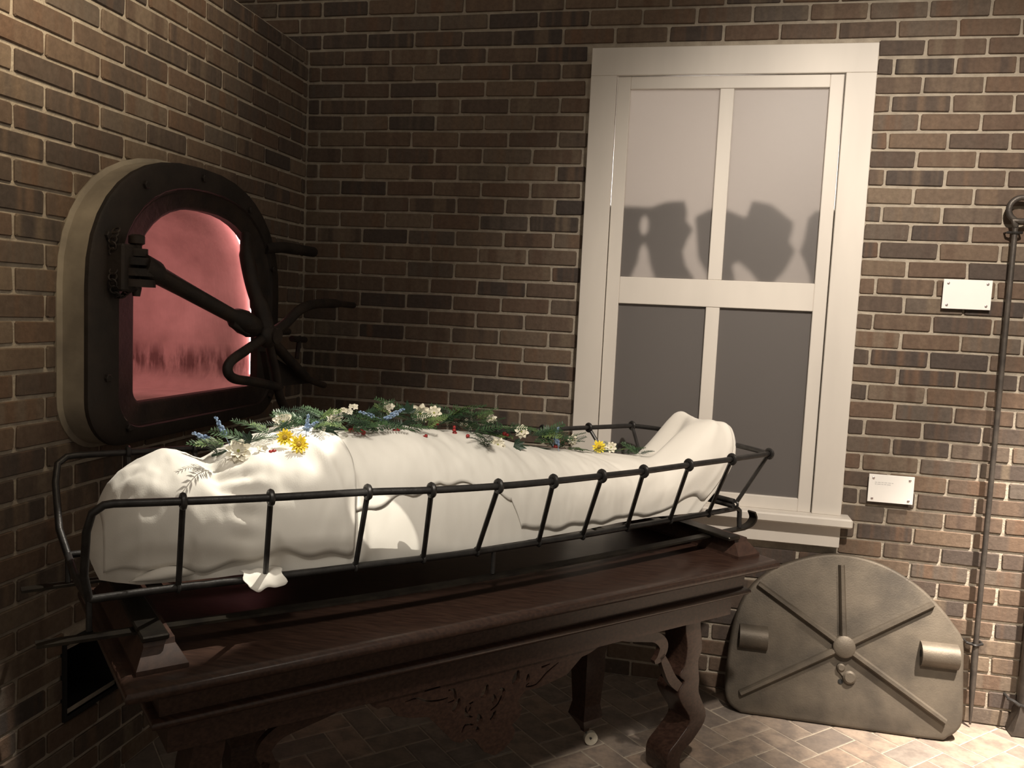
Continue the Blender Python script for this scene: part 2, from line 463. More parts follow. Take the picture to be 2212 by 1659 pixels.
# back wall mortar bed with the window hole
def grid_wall(us, vs, fn, skip):
    mb = MB()
    nu, nv = len(us), len(vs)
    mb.v = [fn(u, v) for v in vs for u in us]
    for j in range(nv-1):
        for i in range(nu-1):
            if skip((us[i]+us[i+1])/2, (vs[j]+vs[j+1])/2): continue
            mb.f.append((j*nu+i, j*nu+i+1, (j+1)*nu+i+1, (j+1)*nu+i))
    return mb
RB = .0055
us = [-1.2, 0, WX0+.03, WX1-.03, 3.7]; vs = [0, WZ0+.05, WZ1-.03, 3.05]
wb = grid_wall(us, vs, lambda u, v: (u, RB, v), lambda u, v: WX0 < u < WX1 and WZ0 < v < WZ1)
wall_back = wb.build('wall_back', MAT['mortar']); tag(wall_back, 'dark brown brick back wall with pale mortar joints', 'wall', kind='structure')
bl = []
for j in range(-7, 38):
    z = ZT-(j+.5)*BH; x0 = 0.004 if j >= 0 else -1.15
    k = -14 + (j % 2)
    off = .160244
    joints = []
    while True:
        x = off+(k)*BL/2; k += 2
        joints.append(x)
        if x > 3.7: break
    for a, b in zip(joints, joints[1:]):
        segs = [(max(a+.0054, x0), b-.0054)]
        if WZ0-.02 < z < WZ1+.01:
            ns = []
            for s0, s1 in segs:
                if s1 <= WX0-.004 or s0 >= WX1+.004: ns.append((s0, s1))
                else:
                    if s0 < WX0-.004: ns.append((s0, WX0-.006))
                    if s1 > WX1+.004: ns.append((WX1+.006, s1))
            segs = ns
        for s0, s1 in segs:
            if s1-s0 > .018: bl.append(((s0+s1)/2, z, s1-s0))
def hid_back(q):
    if q is None: return True
    u, v = q[0], q[1]
    if u < 1420 and v > 1000: return True
    if 1420 <= u < 1600 and 1000 < v < 1260: return True
    if 1600 < u < 2060 and v > 1290: return True
    return u < 660 and v > 120 or (u < 600 and v > 60)
lay_wall(wall_back, 'back', bl, hid_back)
# furnace wall
n_u = int(2.7/.025)
us = [-2.7+i*.025 for i in range(n_u+1)]; vs = [i*ZT/102 for i in range(103)]
ASH = (-1.416, -1.20, .285, .493)
wl = grid_wall(us, vs, lambda u, v: (-RB, u, v), lambda u, v: inside(F_MID, u, v) or (ASH[0]+.01 < u < ASH[1]-.01 and ASH[2]+.01 < v < ASH[3]-.01))
wl.add([(-RB, -2.7, ZT), (-RB, 0, ZT), (-1.2, 0, ZT), (-1.2, -2.7, ZT)], [(0, 1, 2, 3)])
wl.add([(-RB, -2.7, 0), (-RB, -2.7, ZT), (-1.2, -2.7, ZT), (-1.2, -2.7, 0)], [(0, 1, 2, 3)])
wall_left = wl.build('wall_left', MAT['mortar']); tag(wall_left, 'brown brick furnace wall meeting the back wall in the corner', 'wall', kind='structure')
bl = []
for j in range(0, 38):
    z = ZT-(j+.5)*BH
    k = -14 + (1 if j % 2 == 0 else 0)
    joints = []
    while True:
        y = -1.58552+k*BL/2; k += 2
        joints.append(y)
        if y > 0: break
    so = None
    spans = [s for s in (span_at(F_OUT, z-BH*.45), span_at(F_OUT, z), span_at(F_OUT, z+BH*.45)) if s]
    cuts = []
    if spans: cuts.append((max(s[0] for s in spans)-.004, min(s[1] for s in spans)+.004) if len(spans) == 3 else (-99, -98))
    if ASH[2]-.02 < z < ASH[3]+.02: cuts.append((ASH[0]-.004, ASH[1]+.004))
    for a, b in zip(joints, joints[1:]):
        if a < -2.7: continue
        segs = [(a+.0054, min(b-.0054, -.004))]
        for c0, c1 in cuts:
            ns = []
            for s0, s1 in segs:
                if s1 <= c0 or s0 >= c1: ns.append((s0, s1)); continue
                if s0 < c0: ns.append((s0, c0))
                if s1 > c1: ns.append((c1, s1))
            segs = ns
        for s0, s1 in segs:
            if s1-s0 > .018: bl.append(((s0+s1)/2, z, s1-s0))
def hid_left(q):
    if q is None: return True
    return q[0] > 262 and q[1] > 1000
lay_wall(wall_left, 'left', bl, hid_left)

# ------------------------------------------------------------------ floor of herringbone pavers
fl = MB(); fl.add([(-1.2, -5.2, -.002), (4.6, -5.2, -.002), (4.6, .02, -.002), (-1.2, .02, -.002)], [(0, 1, 2, 3)])
floor = fl.build('floor', MAT['grout']); tag(floor, 'herringbone brick paver floor', 'floor', kind='structure')
TW = .1035
PA = Vector((math.cos(PI/4), math.sin(PI/4), 0)); QA = Vector((-PA.y, PA.x, 0))
C0 = Vector((2.1152, -.4938, 0)); P0, Q0 = C0.dot(PA)-3*TW, C0.dot(QA)
def tile_mesh(lp, lq, seed):
    rn = random.Random(seed); e = .0035; g = .0022
    o = [(g, g), (lp-g, g), (lp-g, lq-g), (g, lq-g)]
    o = [(a+rn.uniform(-.0009, .0009)-lp/2, b+rn.uniform(-.0009, .0009)-lq/2) for a, b in o]
    hh = rn.uniform(-.001, .001)
    mb = MB(); vs = []
    for zz, sh in ((-.012, 0), (-.002+hh, 0), (hh, e)):
        for a, b in o:
            p = PA*(a-math.copysign(sh, a)) + QA*(b-math.copysign(sh, b)); vs.append((p.x, p.y, zz))
    mb.add(vs, [(k, (k+1) % 4, 4+(k+1) % 4, 4+k) for k in range(4)]+[(4+k, 4+(k+1) % 4, 8+(k+1) % 4, 8+k) for k in range(4)]+[(8, 9, 10, 11)])
    me = mb.mesh('paver'); me.materials.append(MAT['paver']); return me
TM = {(o, s): tile_mesh(2*TW if o == 'h' else TW, TW if o == 'h' else 2*TW, s*31+ord(o)) for o in 'hv' for s in range(5)}
tl = []
for x in range(-60, 60):
    for y in range(-60, 60):
        c = (x-y) % 4
        if c == 0: o, cp, cq = 'h', (x+1)*TW, (y+.5)*TW
        elif c == 3: o, cp, cq = 'v', (x+.5)*TW, (y+1)*TW
        else: continue
        p = PA*(P0+cp)+QA*(Q0+cq)
        if not (-.1 < p.x < 4.3 and -3.6 < p.y < .08): continue
        q = px(p); v = in_view(p, 60)
        tl.append((1/q[2]**2 if (q and v) else (1e-4/max(.05, (p-CAM).length_squared)), p, o))
tl.sort(key=lambda t: -t[0])
rest = MB()
for i, (ar, p, o) in enumerate(tl):
    me = TM[(o, i % 5)]
    if i < 300: link('paver', me, None, floor, p)
    else: rest.add([tuple(Vector(v.co)+p) for v in me.vertices], [tuple(f.vertices) for f in me.polygons])
if rest.v: tag(rest.build('paving', MAT['paver'], floor), kind='stuff')

# ------------------------------------------------------------------ window
win = empty('window_1', (1.74, 0, WZ0), 'white painted sash window with four frosted panes', 'window', kind='structure')
def board(name, x0, x1, y0, y1, z0, z1, par=win, mat='paint', e=.002):
    return MB().bevbox((x0, y0, z0), (x1, y1, z1), e).build(name, MAT[mat], par)
GX0, GX1, GZ1, GZ0 = 1.3155, 2.1595, 2.4175, .760
board('casing', WX0, WX1, -.032, .02, GZ1, WZ1)
board('casing', WX0, GX0, -.032, .02, GZ0, GZ1)
board('casing', GX1, WX1, -.032, .02, GZ0, GZ1)
board('sill', WX0-.035, 2.302, -.088, .02, .725, .7605, e=.006)
board('apron', WX0, 2.268, -.036, .02, WZ0, .725)
sash = board('sash_stile', GX0+.003, 1.3700, -.022, .012, GZ0, GZ1-.003)
board('sash_stile', 2.1070, GX1-.004, -.022, .012, GZ0, GZ1-.003)
board('sash_rail', 1.3700, 2.1070, -.022, .012, 2.3675, GZ1-.003)
board('sash_rail', 1.3700, 2.1070, -.022, .012, 1.536, 1.6415)
board('sash_rail', 1.3700, 2.1070, -.022, .012, GZ0, .811)
board('glazing_bar', 1.7110, 1.7635, -.020, .012, 1.6415, 2.3675)
board('glazing_bar', 1.7110, 1.7635, -.020, .012, .811, 1.536)
for (a, b) in ((1.3690, 1.7120), (1.7625, 2.1080)):
    for (c, d) in ((1.6405, 2.3685), (.810, 1.537)):
        MB().box((a, -.006, c), (b, -.002, d)).build('pane', MAT['pane'], win)
# unseen light box added behind the panes: dark lining, lamp, shadow-casting cut-outs
lb = MB()
lb.add([(1.15, .012, .6), (2.33, .012, .6), (2.33, .012, 2.56), (1.15, .012, 2.56), (1.15, 1.3, .6), (2.33, 1.3, .6), (2.33, 1.3, 2.56), (1.15, 1.3, 2.56)],
       [(0, 1, 5, 4), (1, 2, 6, 5), (2, 3, 7, 6), (3, 0, 4, 7), (4, 5, 6, 7)])
lb.build('light_box', MAT['black'], win)
ad = bpy.data.lights.new('window_backlight', 'AREA'); ad.shape = 'DISK'; ad.size = .55; ad.energy = 30; ad.color = (1.0, .88, .78)
ao = bpy.data.objects.new('window_backlight', ad); COL.objects.link(ao); ao.location = (1.70, 1.2, 2.15); ao.rotation_euler = (-PI/2, 0, PI)
ao.rotation_euler = (Vector((1.74, 0, 2.0))-ao.location).to_track_quat('-Z', 'Y').to_euler()
oval = [(1.452+.017*math.cos(2*PI*k/14), 1.845+.038*math.sin(2*PI*k/14)) for k in range(14)]
SIL = [
 ([[(1.25,1.92),(1.452,1.916),(1.471,1.915),(1.533,1.938),(1.602,1.943),(1.615,1.904),(1.614,1.867),(1.642,1.832),(1.624,1.795),(1.608,1.749),(1.621,1.694),(1.665,1.632),(1.68,1.5),(1.53,1.5),(1.505,1.64),(1.482,1.70),(1.472,1.75),(1.455,1.778),(1.440,1.75),(1.434,1.70),(1.408,1.63),(1.40,1.5),(1.25,1.5)], oval], 'two joined dark blurred silhouettes in the upper left pane'),
 ([[(1.648,1.882),(1.705,1.914),(1.768,1.91),(1.84,1.883),(1.86,1.948),(1.932,1.935),(2.017,1.869),(2.013,1.832),(2.005,1.80),(2.030,1.762),(2.012,1.72),(1.993,1.68),(1.961,1.643),(1.945,1.55),(1.925,1.61),(1.872,1.675),(1.822,1.715),(1.80,1.70),(1.815,1.64),(1.80,1.5),(1.745,1.5),(1.703,1.67),(1.669,1.723),(1.659,1.796)]], 'wide dark blurred silhouette crossing behind the upper glazing bar'),
 ([[(2.070,1.886),(2.096,1.914),(2.25,1.924),(2.25,1.5),(2.115,1.5),(2.090,1.666),(2.070,1.718),(2.048,1.758),(2.060,1.80)]], 'dark blurred silhouette at the right edge of the upper right pane')]
LX, LZ, MG = 1.70, 2.15, 1.0424                # lamp axis and shadow enlargement between cut-out and pane
for polys, lab in SIL:
    polys = [[(LX+(x-LX)/MG, LZ+(z-LZ)/MG) for x, z in p] for p in polys]
    e = flat_shape(polys, .004, lambda x, y, z: (x, .045+z, y)).build('silhouette_cutout', MAT['silhouette'], win)
    e['label'] = lab
MB().box((1.2, .10, .62), (2.3, .115, 1.60)).build('light_stop', MAT['silhouette'], win)  # unseen board added to keep the backlight off the lower panes

# ------------------------------------------------------------------ furnace mouth
fur = empty('furnace_mouth', (0, -.915, 1.052), 'arched cast iron furnace mouth with plaster rim and pink lit chamber', 'furnace')
def yz_ring(poly, x): return [(x, y, z) for y, z in poly]
def band(name, rings, mat, smooth=True, par=fur, angle=40):
    mb = MB(); mb.loft(rings, True, False, False); return mb.build(name, MAT[mat], par, smooth, angle)
def scale_poly(poly, d):
    cy = sum(p[0] for p in poly)/len(poly); cz = sum(p[1] for p in poly)/len(poly)
    out = []
    n = len(poly)
    for i in range(n):
        a, b = poly[i-1], poly[(i+1) % n]
        t = Vector((b[0]-a[0], b[1]-a[1])); t.normalize()
        out.append((poly[i][0]+t.y*d, poly[i][1]-t.x*d))
    return out
band('plaster_rim', [yz_ring(scale_poly(F_OUT, .012), -.02), yz_ring(scale_poly(F_OUT, .012), .004), yz_ring(F_OUT, .012), yz_ring(F_OUT, .080)], 'plaster')
fr_ = band('iron_frame', [yz_ring(scale_poly(F_OUT, .001), .079), yz_ring(F_OUT, .090), yz_ring(scale_poly(F_OUT, -.008), .096), yz_ring(scale_poly(F_FLG, .006), .096), yz_ring(F_FLG, .088)], 'furnace_iron', True)
band('inner_flange', [yz_ring(F_FLG, .090), yz_ring(scale_poly(F_FLG, -.012), .083), yz_ring(scale_poly(F_OPN, .010), .080), yz_ring(F_OPN, .074), yz_ring(F_OPN, .045), yz_ring(scale_poly(F_OPN, .05), .044)], 'rust_iron', True)
CH = scale_poly(F_OPN, .035)
cm = MB(); rr = [yz_ring(CH, x) for x in (.044, 0, -.1, -.2, -.35, -.5, -.7, -.95)]
cm.loft(rr, True, False, True)
cm.build('fire_chamber', MAT['chamber'], fur, True, 50)
led = MB(); led.tube([(.034, -.490, 1.20), (.034, -.490, 1.50), (.034, -.525, 1.63), (.034, -.615, 1.73), (.034, -.72, 1.780)], .006, 8)
led.build('led_strip', MAT['led'], fur, True)
spot('chamber_fill', (-.06, -1.235, 1.60), (-.62, -.48, 1.40), 12, 90, 1.0, (1.0, .34, .34), .04)  # hidden pink fill added to brighten the chamber beyond the strip
# bolts round the iron frame
for (y, z) in ((-1.37, 1.64), (-1.21, 1.80), (-.92, 1.865), (-.63, 1.80), (-.455, 1.60), (-1.37, 1.25), (-1.28, 1.10), (-.46, 1.12)):
    MB().loft([[(x, y+r*math.cos(PI/3*k), z+r*math.sin(PI/3*k)) for k in range(6)] for x, r in ((.094, .012), (.104, .012), (.106, .009))]).build('bolt', MAT['furnace_iron'], fur)
# hinge block, swivel and arm
hb = MB()
for zz, r in ((1.600, .030), (1.575, .046), (1.545, .052), (1.515, .050)):
    hb.loft([[(.135+r*math.cos(2*PI*k/20), -1.30+r*math.sin(2*PI*k/20), z) for k in range(20)] for z in (zz-.0105, zz+.0105)])
hb.loft([[(.135+r*math.cos(2*PI*k/16), -1.30+r*math.sin(2*PI*k/16), z) for k in range(16)] for z, r in ((1.478, .010), (1.50, .014), (1.62, .014), (1.625, .022), (1.645, .022), (1.65, .012))])
hinge = hb.build('hinge_block', MAT['rust_iron'], fur, True)
MB().bevbox((.088, -1.37, 1.49), (.145, -1.29, 1.62), .006).build('hinge_bracket', MAT['furnace_iron'], fur)
ch = MB()
cp = spline([(.105, -1.345, 1.66), (.115, -1.375, 1.62), (.112, -1.36, 1.57), (.12, -1.38, 1.52), (.118, -1.355, 1.475), (.125, -1.325, 1.49), (.15, -1.315, 1.53)], 3)
for i, (a, b) in enumerate(zip(cp, cp[1:])):
    d = (b-a).normalized(); ax = d.cross(Vector((1, 0, 0)) if i % 2 else Vector((1, .3, .4))).normalized()
    ch.torus((a+b)/2, ax, .011, .0028, 10, 5)
ch.build('chain', MAT['rust_iron'], fur, True)
arm = MB()
pA = Vector((.165, -1.262, 1.546)); pB = Vector((.265, -.862, 1.385))
dA = (pB-pA).normalized()
arm.tube([pA-dA*.05, pA, pA+dA*.02, pA.lerp(pB, .25), pA.lerp(pB, .72), pA.lerp(pB, .76), pA.lerp(pB, .84), pA.lerp(pB, .95), pB], [.036, .036, .027, .025, .023, .033, .040, .036, .022], 14)
arm_o = arm.build('locking_arm', MAT['rust_iron'], fur, True)
MB().tube([pA.lerp(pB, .70)+Vector((.01, -.005, -.028)), pA.lerp(pB, .86)+Vector((.01, 0, -.035))], .012, 10).build('arm_lug', MAT['rust_iron'], fur, True)
# star hand wheel on the arm end
HX, HY, HZ = .285, -.835, 1.366
hub = MB(); hub.ball((HX, HY, HZ), .042, 14, 8, .9, 1, 1.0)
hub.tube([(HX-.10, HY+.02, HZ+.02), (HX+.04, HY, HZ)], [.020, .026], 12)
wheel = hub.build('hand_wheel_hub', MAT['rust_iron'], fur, True)
def spoke(name, pts, r, par=fur): MB().tube(spline(pts, 5), r, 10).build(name, MAT['rust_iron'], par, True)
spoke('wheel_spoke', [(HX, HY, HZ), (HX+.005, -.97, 1.325), (HX, -1.055, 1.292), (HX, -1.072, 1.262), (HX, -1.03, 1.236), (HX, -.90, 1.216), (HX, -.74, 1.186)], .0155)
spoke('wheel_spoke', [(HX, HY, HZ), (HX, -.72, 1.40), (HX, -.60, 1.455), (HX, -.48, 1.477), (HX, -.30, 1.482), (HX, -.12, 1.478)], [.018]*21+[.013]*5)
spoke('wheel_spoke', [(HX, HY, HZ), (HX, -.66, 1.27), (HX, -.52, 1.20), (HX, -.38, 1.165)], [.018]*10+[.012]*6)
spoke('wheel_spoke', [(HX, HY, HZ), (HX, -.77, 1.24), (HX, -.735, 1.15), (HX, -.66, 1.085), (HX, -.56, 1.055), (HX, -.47, 1.05)], .0155)
spoke('wheel_spoke', [(HX, HY, HZ), (HX-.015, HY-.005, 1.43), (HX-.05, -.845, 1.53), (HX-.10, -.80, 1.63), (HX-.16, -.70, 1.70)], [.030]*8+[.024]*8+[.020]*5)
wb_ = MB()
wb_.add([(HX-.03, -.79, 1.31), (HX-.03, -.40, 1.175), (HX-.03, -.74, 1.185), (HX-.05, -.79, 1.31), (HX-.05, -.40, 1.175), (HX-.05, -.74, 1.185)], [(0, 1, 2), (5, 4, 3), (0, 3, 4, 1), (1, 4, 5, 2), (2, 5, 3, 0)])
wb_.build('wheel_web', MAT['furnace_iron'], fur)
MB().tube([(.19, -.60, 1.372), (.19, -.50, 1.370)], .013, 10).build('latch_pin', MAT['rust_iron'], fur, True)
tb = MB(); tb.tube([(.19, -.425, 1.265), (.19, -.41, 1.335)], .009, 8); tb.tube([(.19, -.47, 1.343), (.19, -.36, 1.336)], .012, 8)
tb.build('tee_bolt', MAT['rust_iron'], fur, True)
MB().tube([(.085, -.50, 1.675), (.105, -.38, 1.69), (.11, -.14, 1.69)], .021, 12).build('side_bar', MAT['furnace_iron'], fur, True)

# ash pit low in the furnace wall
ash = empty('ash_pit_door', (0, -1.31, ASH[2]), 'black ash pit opening with a half open grey iron flap, low in the furnace wall', 'ash pit')
am = MB(); y0, y1, z0, z1 = ASH
am.add([(.003, y0, z0), (.003, y1, z0), (.003, y1, z1), (.003, y0, z1), (-.25, y0, z0), (-.25, y1, z0), (-.25, y1, z1), (-.25, y0, z1)], [(0, 1, 5, 4), (1, 2, 6, 5), (2, 3, 7, 6), (3, 0, 4, 7), (4, 5, 6, 7)])
am.build('recess', MAT['black'], ash)
fm = MB()
for a, b in (((-.004, y0-.012, z0-.012), (.008, y0, z1+.012)), ((-.004, y1, z0-.012), (.008, y1+.012, z1+.012)), ((-.004, y0, z1), (.008, y1, z1+.012)), ((-.004, y0, z0-.012), (.008, y1, z0))):
    fm.box(a, b)
fm.build('iron_surround', MAT['black'], ash)
fp = MB(); fp.add([(.010, y1, z0), (.085, y1-.085, z0), (.085, y1-.085, z1), (.010, y1, z1), (.016, y1+.006, z0), (.091, y1-.079, z0), (.091, y1-.079, z1), (.016, y1+.006, z1)], [(0, 1, 2, 3), (7, 6, 5, 4), (0, 4, 5, 1), (1, 5, 6, 2), (2, 6, 7, 3), (3, 7, 4, 0)])
fp.build('flap', MAT['tool_iron'], ash)

# ------------------------------------------------------------------ table frame: s along, t away, z up
TA = Vector((.64286, -2.01515)); ang = math.radians(46.5)
E1 = Vector((math.cos(ang), math.sin(ang))); E2 = Vector((-E1.y, E1.x))
def T(s, t, z):
    q = TA + E1*s + E2*t; return (q.x, q.y, z)
ZTB, SL, TD = .72, 1.96, .68
tab = empty('library_table', T(SL/2, TD/2, 0), 'dark mahogany table with moulded top, pierced fretwork apron and scrolled legs', 'table')
def slab(levels, s0=0, s1=SL, t0=0, t1=TD):
    mb = MB()
    mb.loft([[T(s0+i, t0+i, z), T(s1-i, t0+i, z), T(s1-i, t1-i, z), T(s0+i, t1-i, z)] for z, i in levels]); return mb
slab([(.668, .062), (.676, .040), (.684, .022), (.690, .006), (.697, 0), (.706, 0), (.714, .004), (.719, .012), (.72, .020)]).build('table_top', MAT['wood'], tab, True, 50)
slab([(.612, .078), (.668, .076)]).build('frieze', MAT['wood'], tab)
slab([(.592, .082), (.596, .066), (.602, .060), (.609, .060), (.615, .066), (.618, .080)]).build('bead_moulding', MAT['wood'], tab, True, 60)
for (a, b) in (((.10, .105, .520), (SL-.10, .130, .602)), ((.10, TD-.13, .520), (SL-.10, TD-.105, .602)), ((.10, .130, .520), (.13, TD-.13, .602)), ((SL-.13, .130, .520), (SL-.10, TD-.13, .602))):
    MB().box(a, b, T).build('apron_rail', MAT['wood'], tab)
# lyre legs (profile in s,z) front right; mirrored left
LL = [(1.675,.602),(1.688,.572),(1.679,.502),(1.693,.431),(1.686,.368),(1.668,.341),(1.691,.317),(1.668,.284),(1.681,.25),(1.73,.176),(1.687,.125),(1.640,.085),(1.636,.039),(1.650,.0)]
LR = [(1.70,0),(1.69,.04),(1.70,.075),(1.752,.112),(1.80,.175),(1.759,.263),(1.756,.31),(1.746,.375),(1.76,.418),(1.744,.506),(1.753,.562),(1.80,.602)]
def smooth2(pts, n=4): return [(p.x, p.y) for p in spline([(a, b, 0) for a, b in pts], n)]
prof = smooth2(LL) + smooth2(LR)
def leg(mir):
    poly = [((1.905-a) if mir else a, b) for a, b in prof]
    if mir: poly = poly[::-1]
    return flat_shape([poly], .047, lambda x, y, z: T(x, .178+z, y), .003).build('leg', MAT['wood'], tab, True, 35)
leg(False); leg(True)
for s_ in (1.545, .36):
    mb = MB(); q = .038
    rings = []
    for z, r in ((.60, .046), (.36, .046), (.33, .040), (.28, .042), (.15, .034), (.105, .043), (.058, .012), (.048, .010)):
        rings.append([T(s_-r, .44-r, z), T(s_+r, .44-r, z), T(s_+r, .44+r, z), T(s_-r, .44+r, z)])
    mb.loft(rings).build('leg', MAT['wood'], tab)
    cs = MB()
    c = Vector(T(s_+.016, .425, .0235)); ax = Vector((.42, -.90, 0)).normalized(); u_ = Vector((0, 0, 1)); w_ = ax.cross(u_)
    for zz in ((-.008, .009), ):
        cs.loft([[c+ax*zz[0 if k2 < 2 else 1]*(1)+(u_*math.cos(2*PI*k/20)+w_*math.sin(2*PI*k/20))*r for k in range(20)] for k2, r in enumerate((.011, .0235, .0235, .011))])
    wh = cs.build('caster', MAT['caster'], tab, True, 30)
    MB().tube([T(s_, .44, .055), T(s_+.004, .43, .036), tuple(c+ax*.010)], .004, 8).build('caster_fork', MAT['iron'], wh, True)
# scroll brackets beside the legs
for mir in (False, True):
    def mm(poly): return [((1.905-a) if mir else a, b) for a, b in poly]
    o1 = stroke([(1.385,.522),(1.425,.512),(1.50,.500),(1.555,.488),(1.588,.455),(1.575,.420),(1.552,.408)], [.010,.022,.030,.034,.036,.030,.012])
    o2 = stroke([(1.582,.425),(1.605,.385),(1.635,.335),(1.672,.300)], [.020,.030,.034,.030])
    for o_ in (o1, o2):
        flat_shape([mm(o_)], .009, lambda x, y, z: T(x, .140+z, y)).build('scroll_bracket', MAT['wood'], tab, True, 35)
# pierced fretwork
FO = [(.535,.535),(.563,.525),(.575,.508),(.59,.497),(.606,.499),(.624,.493),(.642,.467),(.68,.452),(.733,.442),(.758,.415),(.785,.385),(.811,.356),(.835,.345),(.855,.352),(.876,.345),(.91,.300),(.945,.280),(.972,.288),(1.002,.312),(1.010,.335),(.998,.354),(1.022,.369),(1.030,.392),(1.014,.419),(1.036,.442),(1.08,.440),(1.12,.446),(1.182,.457),(1.21,.479),(1.235,.499),(1.26,.503),(1.285,.512),(1.312,.525),(1.33,.535)]
holes = []
def tear(s, z, r, a):
    ca, sa = math.cos(a), math.sin(a); o = []
    for k in range(12):
        th = 2*PI*k/12; x = r*math.cos(th)*.55*(1-.35*math.sin(th)); y = r*math.sin(th)
        o.append((s+x*ca-y*sa, z+x*sa+y*ca))
    return o
for s, z, r, a in ((.818,.452,.016,-.4),(.905,.470,.016,-.4),(1.005,.487,.017,-.3),(.890,.398,.013,.3),(.935,.442,.012,.2),(.885,.370,.008,.4),(.935,.395,.012,-.5),(.855,.437,.010,.2),(1.045,.478,.009,0.)):
    holes.append(tear(s, z, r*1.25, a))
holes += [stroke([(.665,.497),(.70,.499),(.73,.484),(.765,.478),(.79,.480)], [.002,.006,.006,.006,.003], 3),
          stroke([(.79,.466),(.812,.470),(.806,.497),(.790,.498)], [.003,.008,.008,.006], 3),
          stroke([(.868,.449),(.852,.440),(.848,.418),(.868,.408)], [.006,.012,.010,.004], 3),
          stroke([(.952,.468),(.965,.455),(.950,.425),(.925,.412)], [.008,.014,.010,.006], 3),
          stroke([(1.05,.462),(1.04,.445+.008),(1.075,.452),(1.11,.478),(1.15,.500)], [.004,.006,.006,.007,.003], 3),
          stroke([(.872,.385),(.848,.390),(.838,.372)], [.005,.010,.006], 3),
          stroke([(1.09,.497),(1.12,.502)], [.008,.003], 3),
          stroke([(.720,.513),(.765,.516)], [.003,.006], 3)]
flat_shape([FO]+holes, .007, lambda x, y, z: T(x, .118+z, y-.0)).build('fretwork', MAT['wood'], tab)

# ------------------------------------------------------------------ wooden bolsters on the table
def bolster(sc_, label):
    e = empty('wooden_bolster', T(sc_, .34, ZTB), label, 'wood block', 'bolsters under the stretcher')
    mb = MB(); a, b = .051, .031
    mb.loft([[T(sc_-w, .062+i, z), T(sc_+w, .062+i, z), T(sc_+w, .62-i, z), T(sc_-w, .62-i, z)] for z, w, i in ((.72, .051, 0), (.730, .051, 0), (.764, .031, .035), (.7755, .031, .04))])
    mb.build('block', MAT['wood_pad'], e)
bolster(.081, 'short mahogany block with sloping sides under the head end of the stretcher')
bolster(1.880, 'short mahogany block with sloping sides under the foot end of the stretcher')

# ------------------------------------------------------------------ iron stretcher
strx = empty('iron_stretcher', T(.98, .36, .77), 'black wrought iron basket stretcher with ringed rails on the table', 'stretcher')
ZU, ZL = 1.06, .845
NU = [(.0,.141),(.127,.109),(.300,.073),(.514,.043),(.658,.005),(.831,-.018),(.996,-.022),(1.162,-.016),(1.321,-.008),(1.522,.015),(1.733,.036),(1.945,.064)]
NLW = [(-.036,.206),(.141,.203),(.328,.184),(.547,.172),(.729,.158),(.884,.150),(1.089,.153),(1.25,.156),(1.434,.168),(1.627,.179),(1.817,.191),(1.971,.201)]
RR, RB_ = .0086, .0066
def mirror_t(t, far): return far - t
def rail_pts(tab_, z, f=lambda t: t): return [T(s, f(t), z) for s, t in tab_]
ftop = lambda t: .735 + .012*(1-abs(t-.06)/.1)
FU = [(s, .722 + .025*math.sin(PI*min(1, max(0, s/1.95)))) for s, _ in NU]
FL = [(s, .556 + .018*math.sin(PI*min(1, max(0, s/1.95)))) for s, _ in NLW]
near_bend = [T(-.036, .206, ZL), T(-.047, .196, .90), T(-.046, .168, 1.00), T(-.038, .150, 1.042), T(-.018, .143, 1.058)]
MB().tube(near_bend + spline(rail_pts(NU, ZU), 4), RR, 10).build('top_rail', MAT['iron'], strx, True)
far_bend = [T(-.036, .556, ZL), T(-.050, .60, .90), T(-.050, .68, 1.00), T(-.042, .712, 1.042), T(-.02, .720, 1.058)]
MB().tube(far_bend + spline(rail_pts(FU, ZU), 4), RR, 10).build('top_rail', MAT['iron'], strx, True)
MB().tube(spline([T(1.945, .064, ZU), T(1.972, .20, ZU), T(1.990, .40, ZU), T(1.990, .61, ZU), T(1.945, FU[-1][1], ZU)], 5), RR, 10).build('end_rail', MAT['iron'], strx, True)
MB().tube(spline(rail_pts(NLW, ZL), 4) + [T(1.985, .201, ZL-.01), T(1.986, .200, .80), T(1.986, .198, .778)], RR, 10).build('bottom_rail', MAT['iron'], strx, True)
MB().tube(spline(rail_pts(FL, ZL), 4) + [T(1.985, .556, ZL-.01), T(1.986, .556, .80), T(1.986, .556, .778)], RR, 10).build('bottom_rail', MAT['iron'], strx, True)
MB().tube([T(-.036, .206, ZL), T(-.040, .38, ZL-.004), T(-.036, .556, ZL)], RR, 10).build('end_bar', MAT['iron'], strx, True)
ex = MB()
for dz in (0, .016): ex.tube([T(1.892, .150, .872+dz), T(1.885, .36, .872+dz), T(1.892, .575, .872+dz)], .0085, 10)
ex.build('foot_bar', MAT['iron'], strx, True)
def baluster(p, q, ax):
    p, q = Vector(p), Vector(q); d = (q-p).normalized()
    b = MB().tube([p+d*.006, p.lerp(q, .3), p.lerp(q, .7), q-d*.004], RB_, 8).build('baluster', MAT['iron'], strx, True)
    MB().torus(p, ax, .0130, .0066, 16, 8).build('ring', MAT['iron'], b, True)
    MB().torus(q, ax, .0098, .0045, 14, 6).build('ring', MAT['iron'], b, True)
AX = Vector((E1.x, E1.y, 0))
nb = [(.127, .109, .141, .203), (.300, .073, .328, .184), (.514, .043, .547, .172), (.658, .005, .727, .158), (.831, -.018, .884, .150), (.996, -.022, 1.089, .153), (1.162, -.016, 1.25, .156), (1.321, -.008, 1.434, .168), (1.522, .015, 1.627, .179), (1.733, .036, 1.817, .191)]
for (a, b, c, d) in nb: baluster(T(a, b, ZU), T(c, d, ZL), AX)
for i, (a, b, c, d) in enumerate(nb):
    baluster(T(a, FU[i+1][1], ZU), T(c-.03, FL[i+1][1], ZL), AX)
